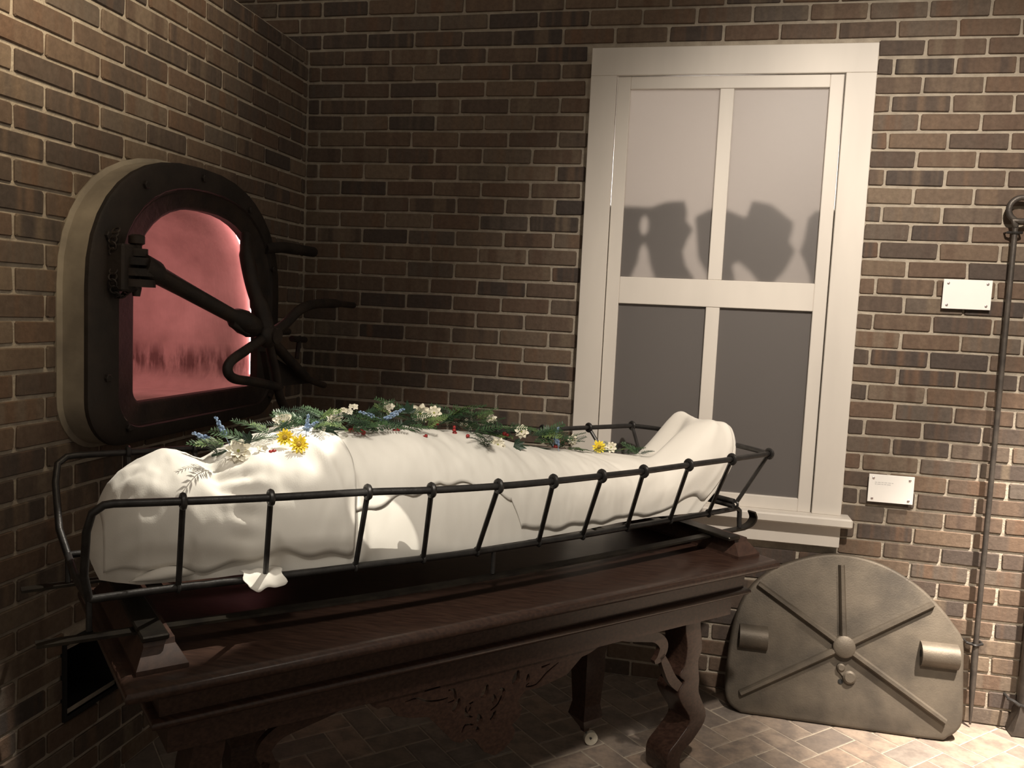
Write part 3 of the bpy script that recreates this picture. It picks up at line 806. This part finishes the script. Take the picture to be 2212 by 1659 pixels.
for (a, b, c, d) in ((1.945, .064, 1.900, .150), (1.945, FU[-1][1], 1.900, .575)):
    baluster(T(a, b, ZU), T(c, d, .878), AX)
for s_, tn, tf in ((-.036, .206, .556), (.938, .151, .574)):
    for t_ in (tn, tf):
        MB().tube([T(s_, t_, ZL), T(s_, t_, .778)], .0062, 8).build('post', MAT['iron'], strx, True)
def runner(tb):
    path = [(-.135, tb[0], .776), (.2, tb[1], .776), (.6, tb[2], .776), (1.0, tb[2], .776), (1.5, tb[3], .776), (1.95, tb[4], .776), (2.005, tb[4]+.004, .777), (2.045, tb[4]+.006, .786), (2.062, tb[4]+.006, .806), (2.050, tb[4]+.006, .830)]
    pts = spline(path, 5); rings = []
    for i, p in enumerate(pts):
        a = pts[max(i-1, 0)]; b = pts[min(i+1, len(pts)-1)]; d = b-a
        n = Vector((-d.z, 0, d.x)).normalized(); h = .0032
        rings.append([T(p.x+n.x*h*sg, p.y+w, p.z-.004+n.z*h*sg) for w, sg in ((-.016, -1), (.016, -1), (.016, 1), (-.016, 1))])
    MB().loft(rings).build('runner', MAT['iron_flat'], strx, False)
runner([.190, .170, .146, .166, .196]); runner([.556, .566, .574, .566, .556])
for s_ in (.072, 1.836):
    MB().bevbox((s_-.027, .088, .7762), (s_+.027, .640, .789), .003, T).build('crossbar', MAT['iron_flat'], strx)
for s_ in (.10, .35, .60, .85, 1.10, 1.35, 1.60, 1.78):
    tn = lerp_tab(NLW, s_); MB().bevbox((s_-.016, tn+.004, ZL-.006), (s_+.016, .556, ZL), .0015, T).build('floor_slat', MAT['iron_flat'], strx)

# ------------------------------------------------------------------ shrouded body
ZB = .8475
NEAR = [(.0, .32), (.03, .285), (.07, .25), (.25, .218), (.53, .190), (.8, .172), (1.05, .174), (1.3, .196), (1.45, .218), (1.6, .222), (1.80, .205)]
ZTOP = [(.0, .955), (.008, .985), (.02, 1.013), (.035, 1.038), (.06, 1.064), (.10, 1.088), (.15, 1.105), (.20, 1.102), (.24, 1.090), (.29, 1.108), (.36, 1.128), (.42, 1.140), (.6, 1.146), (.75, 1.148), (.97, 1.119), (1.13, 1.086), (1.27, 1.054), (1.46, 1.030), (1.60, 1.010), (1.66, 1.004), (1.80, 1.00)]
S1 = 1.775
def body_pt(sg, ph, off=0.0, raw=False):
    """sg = station along the body, ph 0..pi from the near edge over the top to the far edge"""
    nr = lerp_tab(NEAR, sg); fr__ = .76-nr; tc = .38; w = (fr__-nr)/2
    zt = lerp_tab(ZTOP, sg)
    c, s = math.cos(ph), max(0, math.sin(ph))
    bulge = .028*math.sin(min(PI, 2*ph))*(1 if ph < PI/2 else 0) - .028*math.sin(2*(PI-ph))*(1 if ph >= PI/2 else 0)
    t = tc - w*math.copysign(abs(c)**.85, c) - (bulge if ph < PI/2 else bulge)*.6
    z = ZB + (zt-ZB)*s**.72
    far_ = sstep(.33, .42, t)
    ft = sstep(1.60+.105*far_, 1.715+.033*far_, sg)
    if ft > 0:
        b1 = math.exp(-((t-.262)/.095)**2); b2 = math.exp(-((t-.455)/.085)**2)
        mid = .91*math.exp(-((t-.365)/.10)**4)
        z += ft*.148*(1-(1-b1)*(1-b2)*(1-.7*mid))*s**.3
    if not raw:
        p = Vector((sg*1.0, ph*.5, 3.1))
        f1 = noise.noise(Vector((sg*9, ph*1.1, 1.7)))*.010
        f2 = noise.noise(Vector((sg*26+ph*2.2, ph*2.0, 5.2)))*.0052
        f3 = noise.noise(Vector((sg*60, ph*7, 9.2)))*.0016
        head = 1.0 if sg < .55 else .62
        # gathered folds round the neck and down the chest
        nk = math.exp(-((sg-.27-.03*math.sin(ph*3))/.045)**2)
        f4 = nk*(-.014 + .006*math.sin(ph*26+sg*40))
        fold = math.exp(-((sg-.44-.06*(PI/2-ph))/.012)**2)*.008 + math.exp(-((sg-.50-.05*(PI/2-ph))/.010)**2)*.008 - math.exp(-((sg-1.40-.10*(PI/2-ph))/.010)**2)*.004
        fold += math.exp(-((sg-1.66-.05*ph)/.014)**2)*.005*math.sin(ph) + math.exp(-((sg-1.72-.04*ph)/.010)**2)*.004
        dd = (f1+f2+f3)*head + f4 + fold + off
        e = math.sin(ph)**.5 if 0 < ph < PI else 0
        dirv = Vector((0, -c, s)).normalized()
        t += dirv.y*dd*(.35+.65*e) if True else 0
        z += dirv.z*dd
    sh = .66*sstep(1.42, 1.76, sg)
    s_out = sg + sh*(z-ZB)*(1.0) - .16*(t-.30)*sstep(1.5, 1.76, sg) + .050*sstep(1.66, 1.775, sg)*math.sin(PI*min(1, max(0, (z-ZB)/.30)))
    if sg < .12:                                   # round the head end
        s_out += 0
    return T(s_out, t, max(z, ZB-.0))
body = empty('shrouded_body', T(.95, .38, ZB), 'human figure wrapped in white cotton shroud lying in the iron stretcher', 'shrouded body')
def sheet(name, s0, s1, ns, lo, hi, nphi, off, cap0=False, cap1=False, thick=None):
    mb = MB(); rings = []
    for i in range(ns+1):
        sg = s0+(s1-s0)*i/ns
        a, b = lo(sg), hi(sg)
        rings.append([body_pt(sg, a+(b-a)*k/nphi, off(sg, a+(b-a)*k/nphi)) for k in range(nphi+1)])
    n = nphi+1
    vs = [v for r in rings for v in r]; fs = []
    for i in range(ns):
        for k in range(nphi): fs.append((i*n+k, i*n+k+1, (i+1)*n+k+1, (i+1)*n+k))
    if cap0:                                       # close the head end with a shrinking, rounded fan
        base = rings[0]; cen = Vector(T(-.004, .38, .90)); prev = 0
        for f in (.3, .6, .85):
            st_ = len(vs)
            for v in base:
                q = Vector(v).lerp(cen, f) - Vector((E1.x, E1.y, 0))*.012*math.sin(f*PI/2)
                vs.append(tuple(q))
            for k in range(nphi): fs.append((prev+k, st_+k, st_+k+1, prev+k+1))
            prev = st_
        vs.append(tuple(cen-Vector((E1.x, E1.y, 0))*.012)); c = len(vs)-1
        for k in range(nphi): fs.append((prev+k, c, prev+k+1))
    if cap1:                                       # soles of the feet under the cloth
        base = rings[-1]; b0 = ns*n; cen = sum((Vector(v) for v in base), Vector())/n; prev = b0
        for f in (.08, .3, .6):
            st_ = len(vs)
            for v in base: vs.append(tuple(Vector(v).lerp(cen, f)+Vector((E1.x, E1.y, -.1))*.065*math.sin(min(1, f*1.6)*PI/2)))
            for k in range(nphi): fs.append((prev+k, prev+k+1, st_+k+1, st_+k))
            prev = st_
        vs.append(tuple(cen+Vector((E1.x, E1.y, -.1))*.066)); c = len(vs)-1
        for k in range(nphi): fs.append((prev+k, prev+k+1, c))
    mb.add(vs, fs)
    me = mb.mesh(name, wloc(body), True, 180)
    o = link(name, me, MAT['cloth'], body)
    if thick:
        sm = o.modifiers.new('solid', 'SOLIDIFY'); sm.thickness = thick; sm.offset = 1
    return o
sheet('under_sheet', .0, S1, 420, lambda s: 0, lambda s: PI, 90, lambda s, p: 0, True, True)
def hem(sg):
    h = lerp_tab([(.50, .36), (.60, .34), (.70, .42), (.78, .55), (.86, .50), (.95, .47), (1.0, .36), (1.04, .06), (1.15, .04), (1.3, .03), (1.5, .03), (1.7, .03)], sg)
    return h + (.03*math.sin(sg*31) + .02*math.sin(sg*67+1))*(1 if sg < 1.0 else .4)
sheet('top_sheet', .50, S1-.02, 330, hem, lambda s: PI*.97, 70, lambda s, p: .0075 + .004*noise.noise(Vector((s*18, p*3, 40))), thick=.0015)
def hem2(sg): return .06 + .025*math.sin(sg*22) + .015*math.sin(sg*55)
sheet('head_cloth', .006, .545, 110, hem2, lambda s: 2.2+.06*math.sin(s*40), 60, lambda s, p: .012 + .010*sstep(.30, .52, s)*math.sin(min(PI, p*2.2))*(1 if p < PI/2.2 else 0) + .006*noise.noise(Vector((s*20, p*4, 70))), thick=.0015)
# loose hem hanging over the near bottom rail and the rolled hem by the head
fh = MB(); rings = []
for i in range(29):
    u_ = i/28; s_ = .275+.09*u_
    d_ = max(0, math.sin(PI*u_))**.6*(.015+.006*math.sin(u_*7.5+.6))
    rings.append([T(s_+.004*math.sin(k), .205-.006*k-.010*min(1, k/3), .862-.0012*k*k*.25-d_*(max(0, k-3)/5)+.0016*math.sin(u_*17+k*.8)) for k in range(9)])
fh.loft(rings, False, False, False)
link('loose_hem', fh.mesh('loose_hem', wloc(body), True, 180), MAT['cloth'], body).modifiers.new('solid', 'SOLIDIFY').thickness = .0015
fh = MB(); rings = []
for i in range(33):
    u_ = i/32; s_ = .055+.16*u_; a_ = math.sin(PI*u_)
    R0 = .004+.013*a_
    rings.append([T(s_+.008*math.cos(3*u_+k*.2), .252-.018*a_+R0*1.3*math.cos(k/12*1.7*PI-.6), .856+R0+R0*math.sin(k/12*1.7*PI-.6)*.9) for k in range(13)])
fh.loft(rings, False, False, False)
link('rolled_hem', fh.mesh('rolled_hem', wloc(body), True, 180), MAT['cloth'], body).modifiers.new('solid', 'SOLIDIFY').thickness = .0015

# ------------------------------------------------------------------ flower garland
gar = empty('flower_garland', T(.85, .36, 1.10), 'garland of white, yellow, blue and red flowers with fern leaves on the shroud', 'garland')
GO = wloc(gar)
rg_ = random.Random(21)
def petal(mb, ang, r0, r1, wid, lift, cup, tip=.35):
    ca, sa = math.cos(ang), math.sin(ang); vs = []
    for i in range(5):
        u_ = i/4; r = r0+(r1-r0)*u_; w = wid*(math.sin(PI*min(1, .18+u_*.72))**.8)*(1 if u_ < .99 else tip)
        for k in (-1, -.4, .4, 1):
            x, y = r, w*k*.5
            z = lift*u_*u_ + cup*(abs(k)**2)*wid*.3 - (.12*r1 if u_ > .9 else 0)
            vs.append((x*ca-y*sa, x*sa+y*ca, z))
    fs = [(i*4+k, i*4+k+1, (i+1)*4+k+1, (i+1)*4+k) for i in range(4) for k in range(3)]
    mb.add(vs, fs)
def flower_mesh(n, r, wid, layers, mat, seed, tip=.6):
    rn = random.Random(seed); mb = MB()
    for L in range(layers):
        for k in range(n):
            sc_ = 1-.33*L
            petal(mb, 2*PI*(k+.5*L)/n+rn.uniform(-.12, .12), .08*r, r*sc_*rn.uniform(.9, 1.06), wid*r*sc_, r*(.18+.28*L+rn.uniform(-.1, .1)), .8, tip)
    me = mb.mesh('flower', smooth=True, angle=180); me.materials.append(MAT[mat]); return me
def centre_mesh(r, mat, nb=7):
    mb = MB(); mb.ball((0, 0, r*.5), r, 8, 5, 1, 1, .7)
    for k in range(nb): mb.ball((r*.8*math.cos(2*PI*k/nb), r*.8*math.sin(2*PI*k/nb), r*.9), r*.28, 5, 4)
    me = mb.mesh('flower_centre', smooth=True); me.materials.append(MAT[mat]); return me
def face_quat(d, roll=0): return Vector(d).to_track_quat('Z', 'Y') @ Matrix.Rotation(roll, 3, 'Z').to_quaternion()
def put(name, me, p, d, roll=0, sc_=1.0, par=None):
    o = bpy.data.objects.new(name, me); COL.objects.link(o); o.parent = par or gar
    o.location = Vector(p)-GO if par is None else Vector(p)
    o.rotation_euler = face_quat(d, roll).to_euler(); o.scale = (sc_,)*3
    return o
WM = [flower_mesh(8, 1.0, .62, 2, 'petal_white', k) for k in range(3)]
YM = [flower_mesh(13, 1.0, .34, 2, 'petal_yellow', 10+k, .35) for k in range(2)]
SM = [flower_mesh(5, 1.0, .85, 1, 'petal_white', 30+k) for k in range(2)]
CW, CY = centre_mesh(.13, 'centre_green', 5), centre_mesh(.26, 'centre_yellow', 9)
def cdir(p, tilt=.35):
    d = (CAM-Vector(p)).normalized(); d += Vector((rg_.uniform(-tilt, tilt), rg_.uniform(-tilt, tilt), .25+rg_.uniform(-tilt, tilt))); return d.normalized()
WHITE = [(0.297,0.304,1.123,0.030),(0.441,0.408,1.173,0.028),(0.839,0.41,1.183,0.031),(0.884,0.41,1.183,0.022),(1.072,0.394,1.161,0.017),(1.024,0.284,1.104,0.023),(1.187,0.398,1.116,0.023),(1.391,0.4,1.081,0.019),(1.561,0.404,1.047,0.020)]
for i, (s, t, z, r) in enumerate(WHITE):
    p = T(s, t, z); f = put('white_flower', WM[i % 3], p, cdir(p), rg_.uniform(0, 6), r)
    put('flower_centre', CW, (0, 0, .06), (0, 0, 1), 0, 1, f)
YEL = [(0.405,0.290,1.153,0.023),(0.428,0.258,1.140,0.024),(1.500,0.395,1.052,0.025)]
for i, (s, t, z, r) in enumerate(YEL):
    p = T(s, t, z); f = put('yellow_daisy', YM[i % 2], p, cdir(p, .25), rg_.uniform(0, 6), r)
    put('flower_centre', CY, (0, 0, .05), (0, 0, 1), 0, 1, f)
SMALLW = [(0.579,0.414,1.182,0.010),(0.61,0.41,1.194,0.010),(0.629,0.418,1.2,0.010),(0.599,0.414,1.175,0.009),(0.556,0.382,1.165,0.009),(0.747,0.424,1.205,0.011),(0.73,0.412,1.194,0.009),(0.972,0.394,1.155,0.007),(0.99,0.396,1.143,0.007),(0.515,0.348,1.163,0.008),(0.361,0.296,1.132,0.008),(0.347,0.288,1.123,0.008)]
for s, t, z, r in SMALLW:
    for k in range(4 if r > .0085 else 2):
        p = Vector(T(s+rg_.uniform(-.014, .014), t, z+rg_.uniform(-.012, .012)))
        put('small_white_flower', SM[k % 2], p, cdir(p, .6), rg_.uniform(0, 6), r*rg_.uniform(.75, 1.1))
def spike_mesh(seed, n=16, L=.05):
    rn = random.Random(seed); mb = MB(); mb.tube([(0, 0, -.02), (0, 0, L)], .0009, 5)
    for k in range(n):
        u_ = k/n; a = k*2.4; r = .0055*(1-u_*.6)
        mb.ball((r*math.cos(a), r*math.sin(a), L*(.1+.9*u_)), .0034*(1.15-.6*u_), 6, 4, 1, 1, 1.5)
    me = mb.mesh('blue_spike', smooth=True); me.materials.append(MAT['blue']); return me
BM = [spike_mesh(k) for k in range(2)]
BLUE = [(0.262,0.41,1.122,155),(0.288,0.41,1.132,112),(0.449,0.318,1.155,30),(0.46,0.325,1.15,80),(0.690,0.42,1.167,160),(0.705,0.40,1.162,20),(0.733,0.416,1.17,25),(1.295,0.40,1.074,75),(1.281,0.364,1.066,100)]
for i, (s, t, z, a) in enumerate(BLUE):
    a = math.radians(a); d = right*math.cos(a)+up*math.sin(a)-fwd*.25
    put('blue_flower_spike', BM[i % 2], T(s, t-.03, z+.014), d, 0, 1.15 if i < 2 else .95)
bmesh_red = MB(); bmesh_red.ball((0, 0, 0), .0068, 8, 6); bmesh_red.ball((.009, .003, .004), .0055, 8, 6); bmesh_red.tube([(0, 0, 0), (-.008, .004, -.016)], .0009, 5)
RM = bmesh_red.mesh('red_berry', smooth=True); RM.materials.append(MAT['red'])
for s, t, z in [(0.377,0.286,1.121),(0.607,0.34,1.157),(0.623,0.316,1.151),(0.714,0.32,1.15),(0.787,0.29,1.135),(0.895,0.408,1.152),(0.916,0.344,1.132),(0.912,0.34,1.142),(0.929,0.298,1.12),(1.337,0.418,1.057),(1.121,0.394,1.114)]:
    put('red_berry', RM, T(s, t, z), cdir(T(s, t, z), .8), rg_.uniform(0, 6), rg_.uniform(.85, 1.2))
def frond_mesh(seed, L, n, leaf, wid, mat, needle=False):
    rn = random.Random(seed); mb = MB(); pts = [(0, L*u_/6*1.0, .006*math.sin(u_/6*2.5)) for u_ in range(7)]
    mb.tube(pts, .0008, 5)
    for k in range(n):
        u_ = (k+1)/(n+1); y = L*u_; ll = leaf*(1-.65*u_)*rn.uniform(.85, 1.1)
        for sd in (-1, 1):
            a = rn.uniform(.75, 1.0) if needle else rn.uniform(.85, 1.1); zz = rn.uniform(-.1, .35)
            d = Vector((sd*math.sin(a), math.cos(a), zz)).normalized(); b = Vector((0, y, .006*math.sin(u_*2.5)))
            nrm = d.cross(Vector((0, 0, 1))).normalized()*wid*.5*(1-.3*u_)
            m_ = b+d*ll*.45
            mb.add([b, m_+nrm, b+d*ll, m_-nrm], [(0, 1, 2, 3)])
    me = mb.mesh('frond', smooth=False); me.materials.append(MAT[mat]); return me
def palm_mesh(seed):
    mb = MB()
    for k in range(5):
        a = (k-2)*.55; d = Vector((math.sin(a), math.cos(a), 0)); n_ = Vector((d.y, -d.x, 0)); L = .040-.006*abs(k-2)
        mb.add([(0, 0, 0), tuple(d*L*.5+n_*.0075+Vector((0, 0, .003))), tuple(d*L), tuple(d*L*.5-n_*.0075+Vector((0, 0, .003))), tuple(d*L*.5)], [(0, 1, 4), (1, 2, 4), (2, 3, 4), (3, 0, 4)])
    me = mb.mesh('leaf'); me.materials.append(MAT['leaf_dark']); return me
FM = [frond_mesh(1, .075, 11, .026, .0055, 'leaf'), frond_mesh(2, .065, 13, .020, .0022, 'leaf_dark', True), frond_mesh(3, .060, 10, .024, .0060, 'leaf_light'), frond_mesh(4, .085, 13, .022, .0045, 'leaf'), frond_mesh(5, .07, 16, .022, .0018, 'leaf', True)]
PM = palm_mesh(0)
GRN = [(0.253,0.32,1.112),(0.284,0.358,1.132),(0.334,0.336,1.138),(0.384,0.35,1.151),(0.414,0.37,1.158),(0.455,0.386,1.16),(0.505,0.422,1.165),(0.496,0.346,1.158),(0.543,0.422,1.176),(0.534,0.364,1.16),(0.583,0.422,1.162),(0.579,0.35,1.16),(0.584,0.316,1.153),(0.644,0.41,1.174),(0.676,0.42,1.178),(0.654,0.342,1.158),(0.666,0.324,1.154),(0.734,0.424,1.156),(0.755,0.41,1.17),(0.735,0.34,1.155),(0.746,0.32,1.151),(0.805,0.41,1.178),(0.826,0.406,1.155),(0.838,0.372,1.146),(0.903,0.408,1.145),(0.919,0.41,1.165),(0.942,0.41,1.168),(0.951,0.398,1.151),(0.978,0.402,1.129),(0.991,0.4,1.158),(0.969,0.334,1.126),(1.018,0.392,1.16),(1.039,0.396,1.134),(0.973,0.278,1.108),(0.974,0.264,1.096),(1.096,0.406,1.109),(1.12,0.394,1.125),(1.145,0.402,1.093),(1.152,0.388,1.102),(1.221,0.388,1.1),(1.238,0.386,1.091),(1.247,0.376,1.108),(1.293,0.412,1.09),(1.326,0.418,1.08),(1.353,0.416,1.066),(1.376,0.408,1.058),(1.425,0.384,1.044),(1.454,0.372,1.04),(1.60,0.416,1.025),(1.64,0.42,1.018),(1.66,0.37,1.020)]
for i, (s, t, z) in enumerate(GRN):
    for r_ in range(3):
        me = FM[(i*2+r_*3) % 5] if (i+r_) % 3 else FM[1]
        a = rg_.uniform(-.9, .9) + (PI if rg_.random() < .45 else 0)
        if z < 1.14 and t < .33: a = -PI/2+rg_.uniform(-.5, .5)
        el = rg_.uniform(-.10, .45)
        y = (right*math.cos(a) + Vector((-fwd.x, -fwd.y, 0))*(-math.sin(a))*.7 + Vector((0, 0, el))).normalized()
        zn = ((CAM-Vector(T(s, t, z))).normalized()*.55+Vector((rg_.uniform(-.4, .4), rg_.uniform(-.4, .4), 1))).normalized(); x = y.cross(zn).normalized(); zn = x.cross(y)
        o = bpy.data.objects.new('fern_sprig', me); COL.objects.link(o); o.parent = gar; o.location = Vector(T(s, t, z+.004))-GO
        o.rotation_euler = Matrix((x, y, zn)).transposed().to_euler(); k_ = rg_.uniform(.95, 1.45)*(.7 if s > 1.4 else 1); o.scale = (k_,)*3
for s, t, z, a in [(1.085,.29,1.098,-.4),(.49,.345,1.152,-1.2),(.53,.345,1.158,-.6),(.335,.335,1.138,2.6),(.80,.41,1.185,1.6),(1.0,.31,1.118,-2.)]:
    y = (right*math.cos(a)+up*math.sin(a)*.6-fwd*.1).normalized(); zn = (CAM-Vector(T(s, t, z))).normalized(); x = y.cross(zn).normalized(); zn = x.cross(y)
    o = bpy.data.objects.new('dark_leaf', PM); COL.objects.link(o); o.parent = gar; o.location = Vector(T(s, t, z))-GO; o.rotation_euler = Matrix((x, y, zn)).transposed().to_euler()
ws = MB(); ws.tube(spline([T(.25, .36, 1.105), T(.42, .36, 1.150), T(.6, .37, 1.154), T(.8, .375, 1.144), T(1.0, .37, 1.116), T(1.2, .38, 1.074), T(1.4, .39, 1.040), T(1.6, .39, 1.012), T(1.67, .37, 1.012)], 4), .003, 6)
ws.build('stem', MAT['leaf_dark'], gar, True)

# ------------------------------------------------------------------ leaning oven door
DX, DN = 2.295, .25
dn = math.sqrt(1+DN*DN)
def D(x, v, d): # v up the door, d out of the door toward the room
    return (x, -.182+DN*v/dn - d/dn, v/dn - d*DN/dn*(-1) * 1.0)
odoor = empty('oven_door', (DX, -.19, 0), 'heavy D-shaped iron oven door with five raised ribs leaning on the wall', 'oven door')
DO = [(1.940,.012),(2.20,.012),(2.60,.012),(2.655,.025),(2.690,.055),(2.702,.10),(2.702,.24),(2.700,.355),(2.672,.405),(2.628,.460),(2.565,.520),(2.495,.565),(2.42,.598),(2.335,.617),(2.25,.619),(2.165,.600),(2.083,.567),(2.035,.540),(1.995,.508),(1.960,.468),(1.930,.415),(1.908,.345),(1.895,.26),(1.887,.16),(1.886,.075),(1.902,.035)]
flat_shape([smooth2(DO+DO[:1], 3)[:-1]], .010, lambda x, y, z: D(x, y, z-.002), .012).build('door_plate', MAT['door_iron'], odoor, True, 35)
HBx, HBv = 2.295, .291
for (x, v) in ((2.278, .590), (1.977, .487), (2.602, .481), (1.930, .073), (2.650, .071)):
    a = Vector((HBx, HBv)); b = Vector((x, v)); d = (b-a).normalized(); n = Vector((-d.y, d.x)); a = a+d*.035
    mb = MB(); rings = []
    for q, sc_ in ((a, 1), (b, .85)):
        rings.append([D(*(q+n*w*sc_), h) for w, h in ((-.0145, .016), (-.0115, .034), (-.006, .042), (.006, .042), (.0115, .034), (.0145, .016))])
    mb.loft(rings).build('rib', MAT['door_iron'], odoor)
def disc(cx_, cv, levels, n=28): return [[D(cx_+r*math.cos(2*PI*k/n), cv+r*math.sin(2*PI*k/n), h) for k in range(n)] for h, r in levels]
MB().loft(disc(HBx, HBv, ((.018, .042), (.042, .040), (.047, .034)))).build('centre_boss', MAT['door_iron'], odoor, True, 40)
for (cx_, cv, hl, lab) in ((1.968, .285, .052, None), (2.626, .300, .064, None)):
    n = 20; r = .046
    rings = [[D(x, cv+r*math.cos(PI*k/n), .015+r*1.05*math.sin(PI*k/n)) for k in range(n+1)] for x in (cx_-hl, cx_+hl)]
    h_ = MB().loft(rings).build('hinge_barrel', MAT['door_iron'], odoor, True, 35)
    MB().loft([[D(cx_-hl-dx, cv+.002+q*math.cos(2*PI*k/14), .036+q*math.sin(2*PI*k/14)) for k in range(14)] for dx, q in ((0., .013), (.001, .013), (.001, .004))]).build('hinge_hole', MAT['black'], h_)  # flat black disc painted for the dark inside the hole
pc = MB(); pc.loft(disc(2.319, .182, ((.016, .025), (.030, .024), (.036, .017)), 20)); pc.loft(disc(2.288, .214, ((.016, .016), (.030, .015), (.035, .010)), 16))
pc.loft([[D(2.288+dx*w, .214+dv*w, h) for dx, dv in ((.7, .7), (-.7, -.7))]+[D(2.319-.7*w, .182-.7*w, h), D(2.319+.7*w, .182+.7*w, h)] for w, h in ((.017, .016), (.016, .029))])
pc.build('peephole_cover', MAT['door_iron'], odoor, True, 40)
MB().loft(disc(2.289, .163, ((.016, .009), (.0225, .009)), 14)).build('peephole', MAT['black'], odoor)  # black disc stands in for the shade of an open hole

# ------------------------------------------------------------------ wall tools and labels
tool = empty('stoking_rod', (2.775, -.04, 0), 'long iron stoking rod with a ring handle hung on the right wall', 'iron rod')
MB().tube([(2.772, -.04, 1.868), (2.7735, -.04, 1.2), (2.776, -.04, .32)], .0095, 12).build('shaft', MAT['tool_iron'], tool, True)
MB().tube([(2.776, -.04, .322), (2.7765, -.04, .28), (2.779, -.04, .15), (2.783, -.04, .012)], [.0095, .0125, .011, .004], 10).build('tip', MAT['tool_iron'], tool, True)
rg = MB(); pts = []
for i in range(29):
    a = -PI*.62 - 2*PI*.97*i/28
    pts.append((2.787+.042*math.cos(a), -.04-.006*i/28, 1.930+.042*math.sin(a)))
pts += [(2.760, -.048, 1.890), (2.772, -.044, 1.868)]
pts = [(2.772, -.04, 1.860)] + pts
rg.tube(pts, .0105, 10).build('ring_handle', MAT['tool_iron'], tool, True)
for zz, w in ((1.847, .024), (.322, .028)):
    mb = MB(); mb.torus((2.7735, -.04, zz), (0, 0, 1), .0115, .0045, 14, 6)
    for s_ in (-1, 1): mb.tube([(2.7735+s_*.010, -.042, zz), (2.7735+s_*w, -.034, zz+.002)], .0050, 8); mb.tube([(2.7735+s_*w, -.034, zz+.002), (2.7735+s_*w, .001, zz+.002)], .0036, 8)
    mb.build('wall_clip', MAT['iron'], tool, True)
sh = empty('iron_scraper', (2.972, -.045, 0), 'thick iron pole with flared foot standing at the right edge', 'iron tool')
MB().tube([(2.966, -.045, .10), (2.966, -.045, 1.0), (2.966, -.045, 1.9)], .033, 20).build('shaft', MAT['tool_iron'], sh, True)
ft = MB(); ft.loft([[(2.966-w, -.045-d, z), (2.966+w, -.045-d, z), (2.966+w, -.045+d, z), (2.966-w, -.045+d, z)] for z, w, d in ((.004, .052, .030), (.03, .046, .034), (.09, .034, .030), (.12, .030, .028))])
ft.build('flared_foot', MAT['tool_iron'], sh, True, 50)
for zz in (.118, 1.5):
    mb = MB(); mb.torus((2.966, -.045, zz), (0, .12, 1), .036, .006, 20, 8)
    for s_ in (-1, 1):
        mb.tube(spline([(2.966+s_*.030, -.066, zz), (2.966+s_*.050, -.058, zz+.012), (2.966+s_*.066, -.045, zz+.014)], 4), .0065, 8)
        mb.tube([(2.966+s_*.062, -.048, zz+.014), (2.966+s_*.062, .001, zz+.014)], .0045, 8)
    mb.build('wall_clip', MAT['iron'], sh, True)
def plaque(x0, x1, z0, z1, label, text):
    e = empty('label_plaque', ((x0+x1)/2, -.02, z0), label, 'plaque', 'white labels on the right wall')
    b = MB().bevbox((x0, -.022, z0), (x1, -.017, z1), .001).build('board', MAT['white_board'], e)
    for x in (x0+.016, x1-.016):
        for z in (z0+.014, z1-.014):
            s = MB(); s.loft([[(x+r*math.cos(2*PI*k/12), y, z+r*math.sin(2*PI*k/12)) for k in range(12)] for y, r in ((-.021, .0045), (-.0245, .0045), (-.0255, .003))])
            s.build('screw', MAT['screw'], e, True, 40)
            MB().tube([(x, -.018, z), (x, .004, z)], .004, 8).build('standoff', MAT['screw'], e, True)
    if text:
        t = MB(); rn = random.Random(3)
        for z, n in ((z1-.030, 6), (z1-.037, 5)):
            x = x0+.022
            for k in range(n):
                w = rn.uniform(.006, .013); t.box((x, -.0224, z-.0012), (x+w, -.0219, z+.0012)); x += w+.0025
        t.build('text_line', MAT['grey_ink'], b)
plaque(2.5575, 2.722, 1.568, 1.676, 'small blank white label plaque on the wall beside the rod', False)
plaque(2.358, 2.519, .825, .9315, 'small white label plaque with faint grey text, right of the window sill', True)
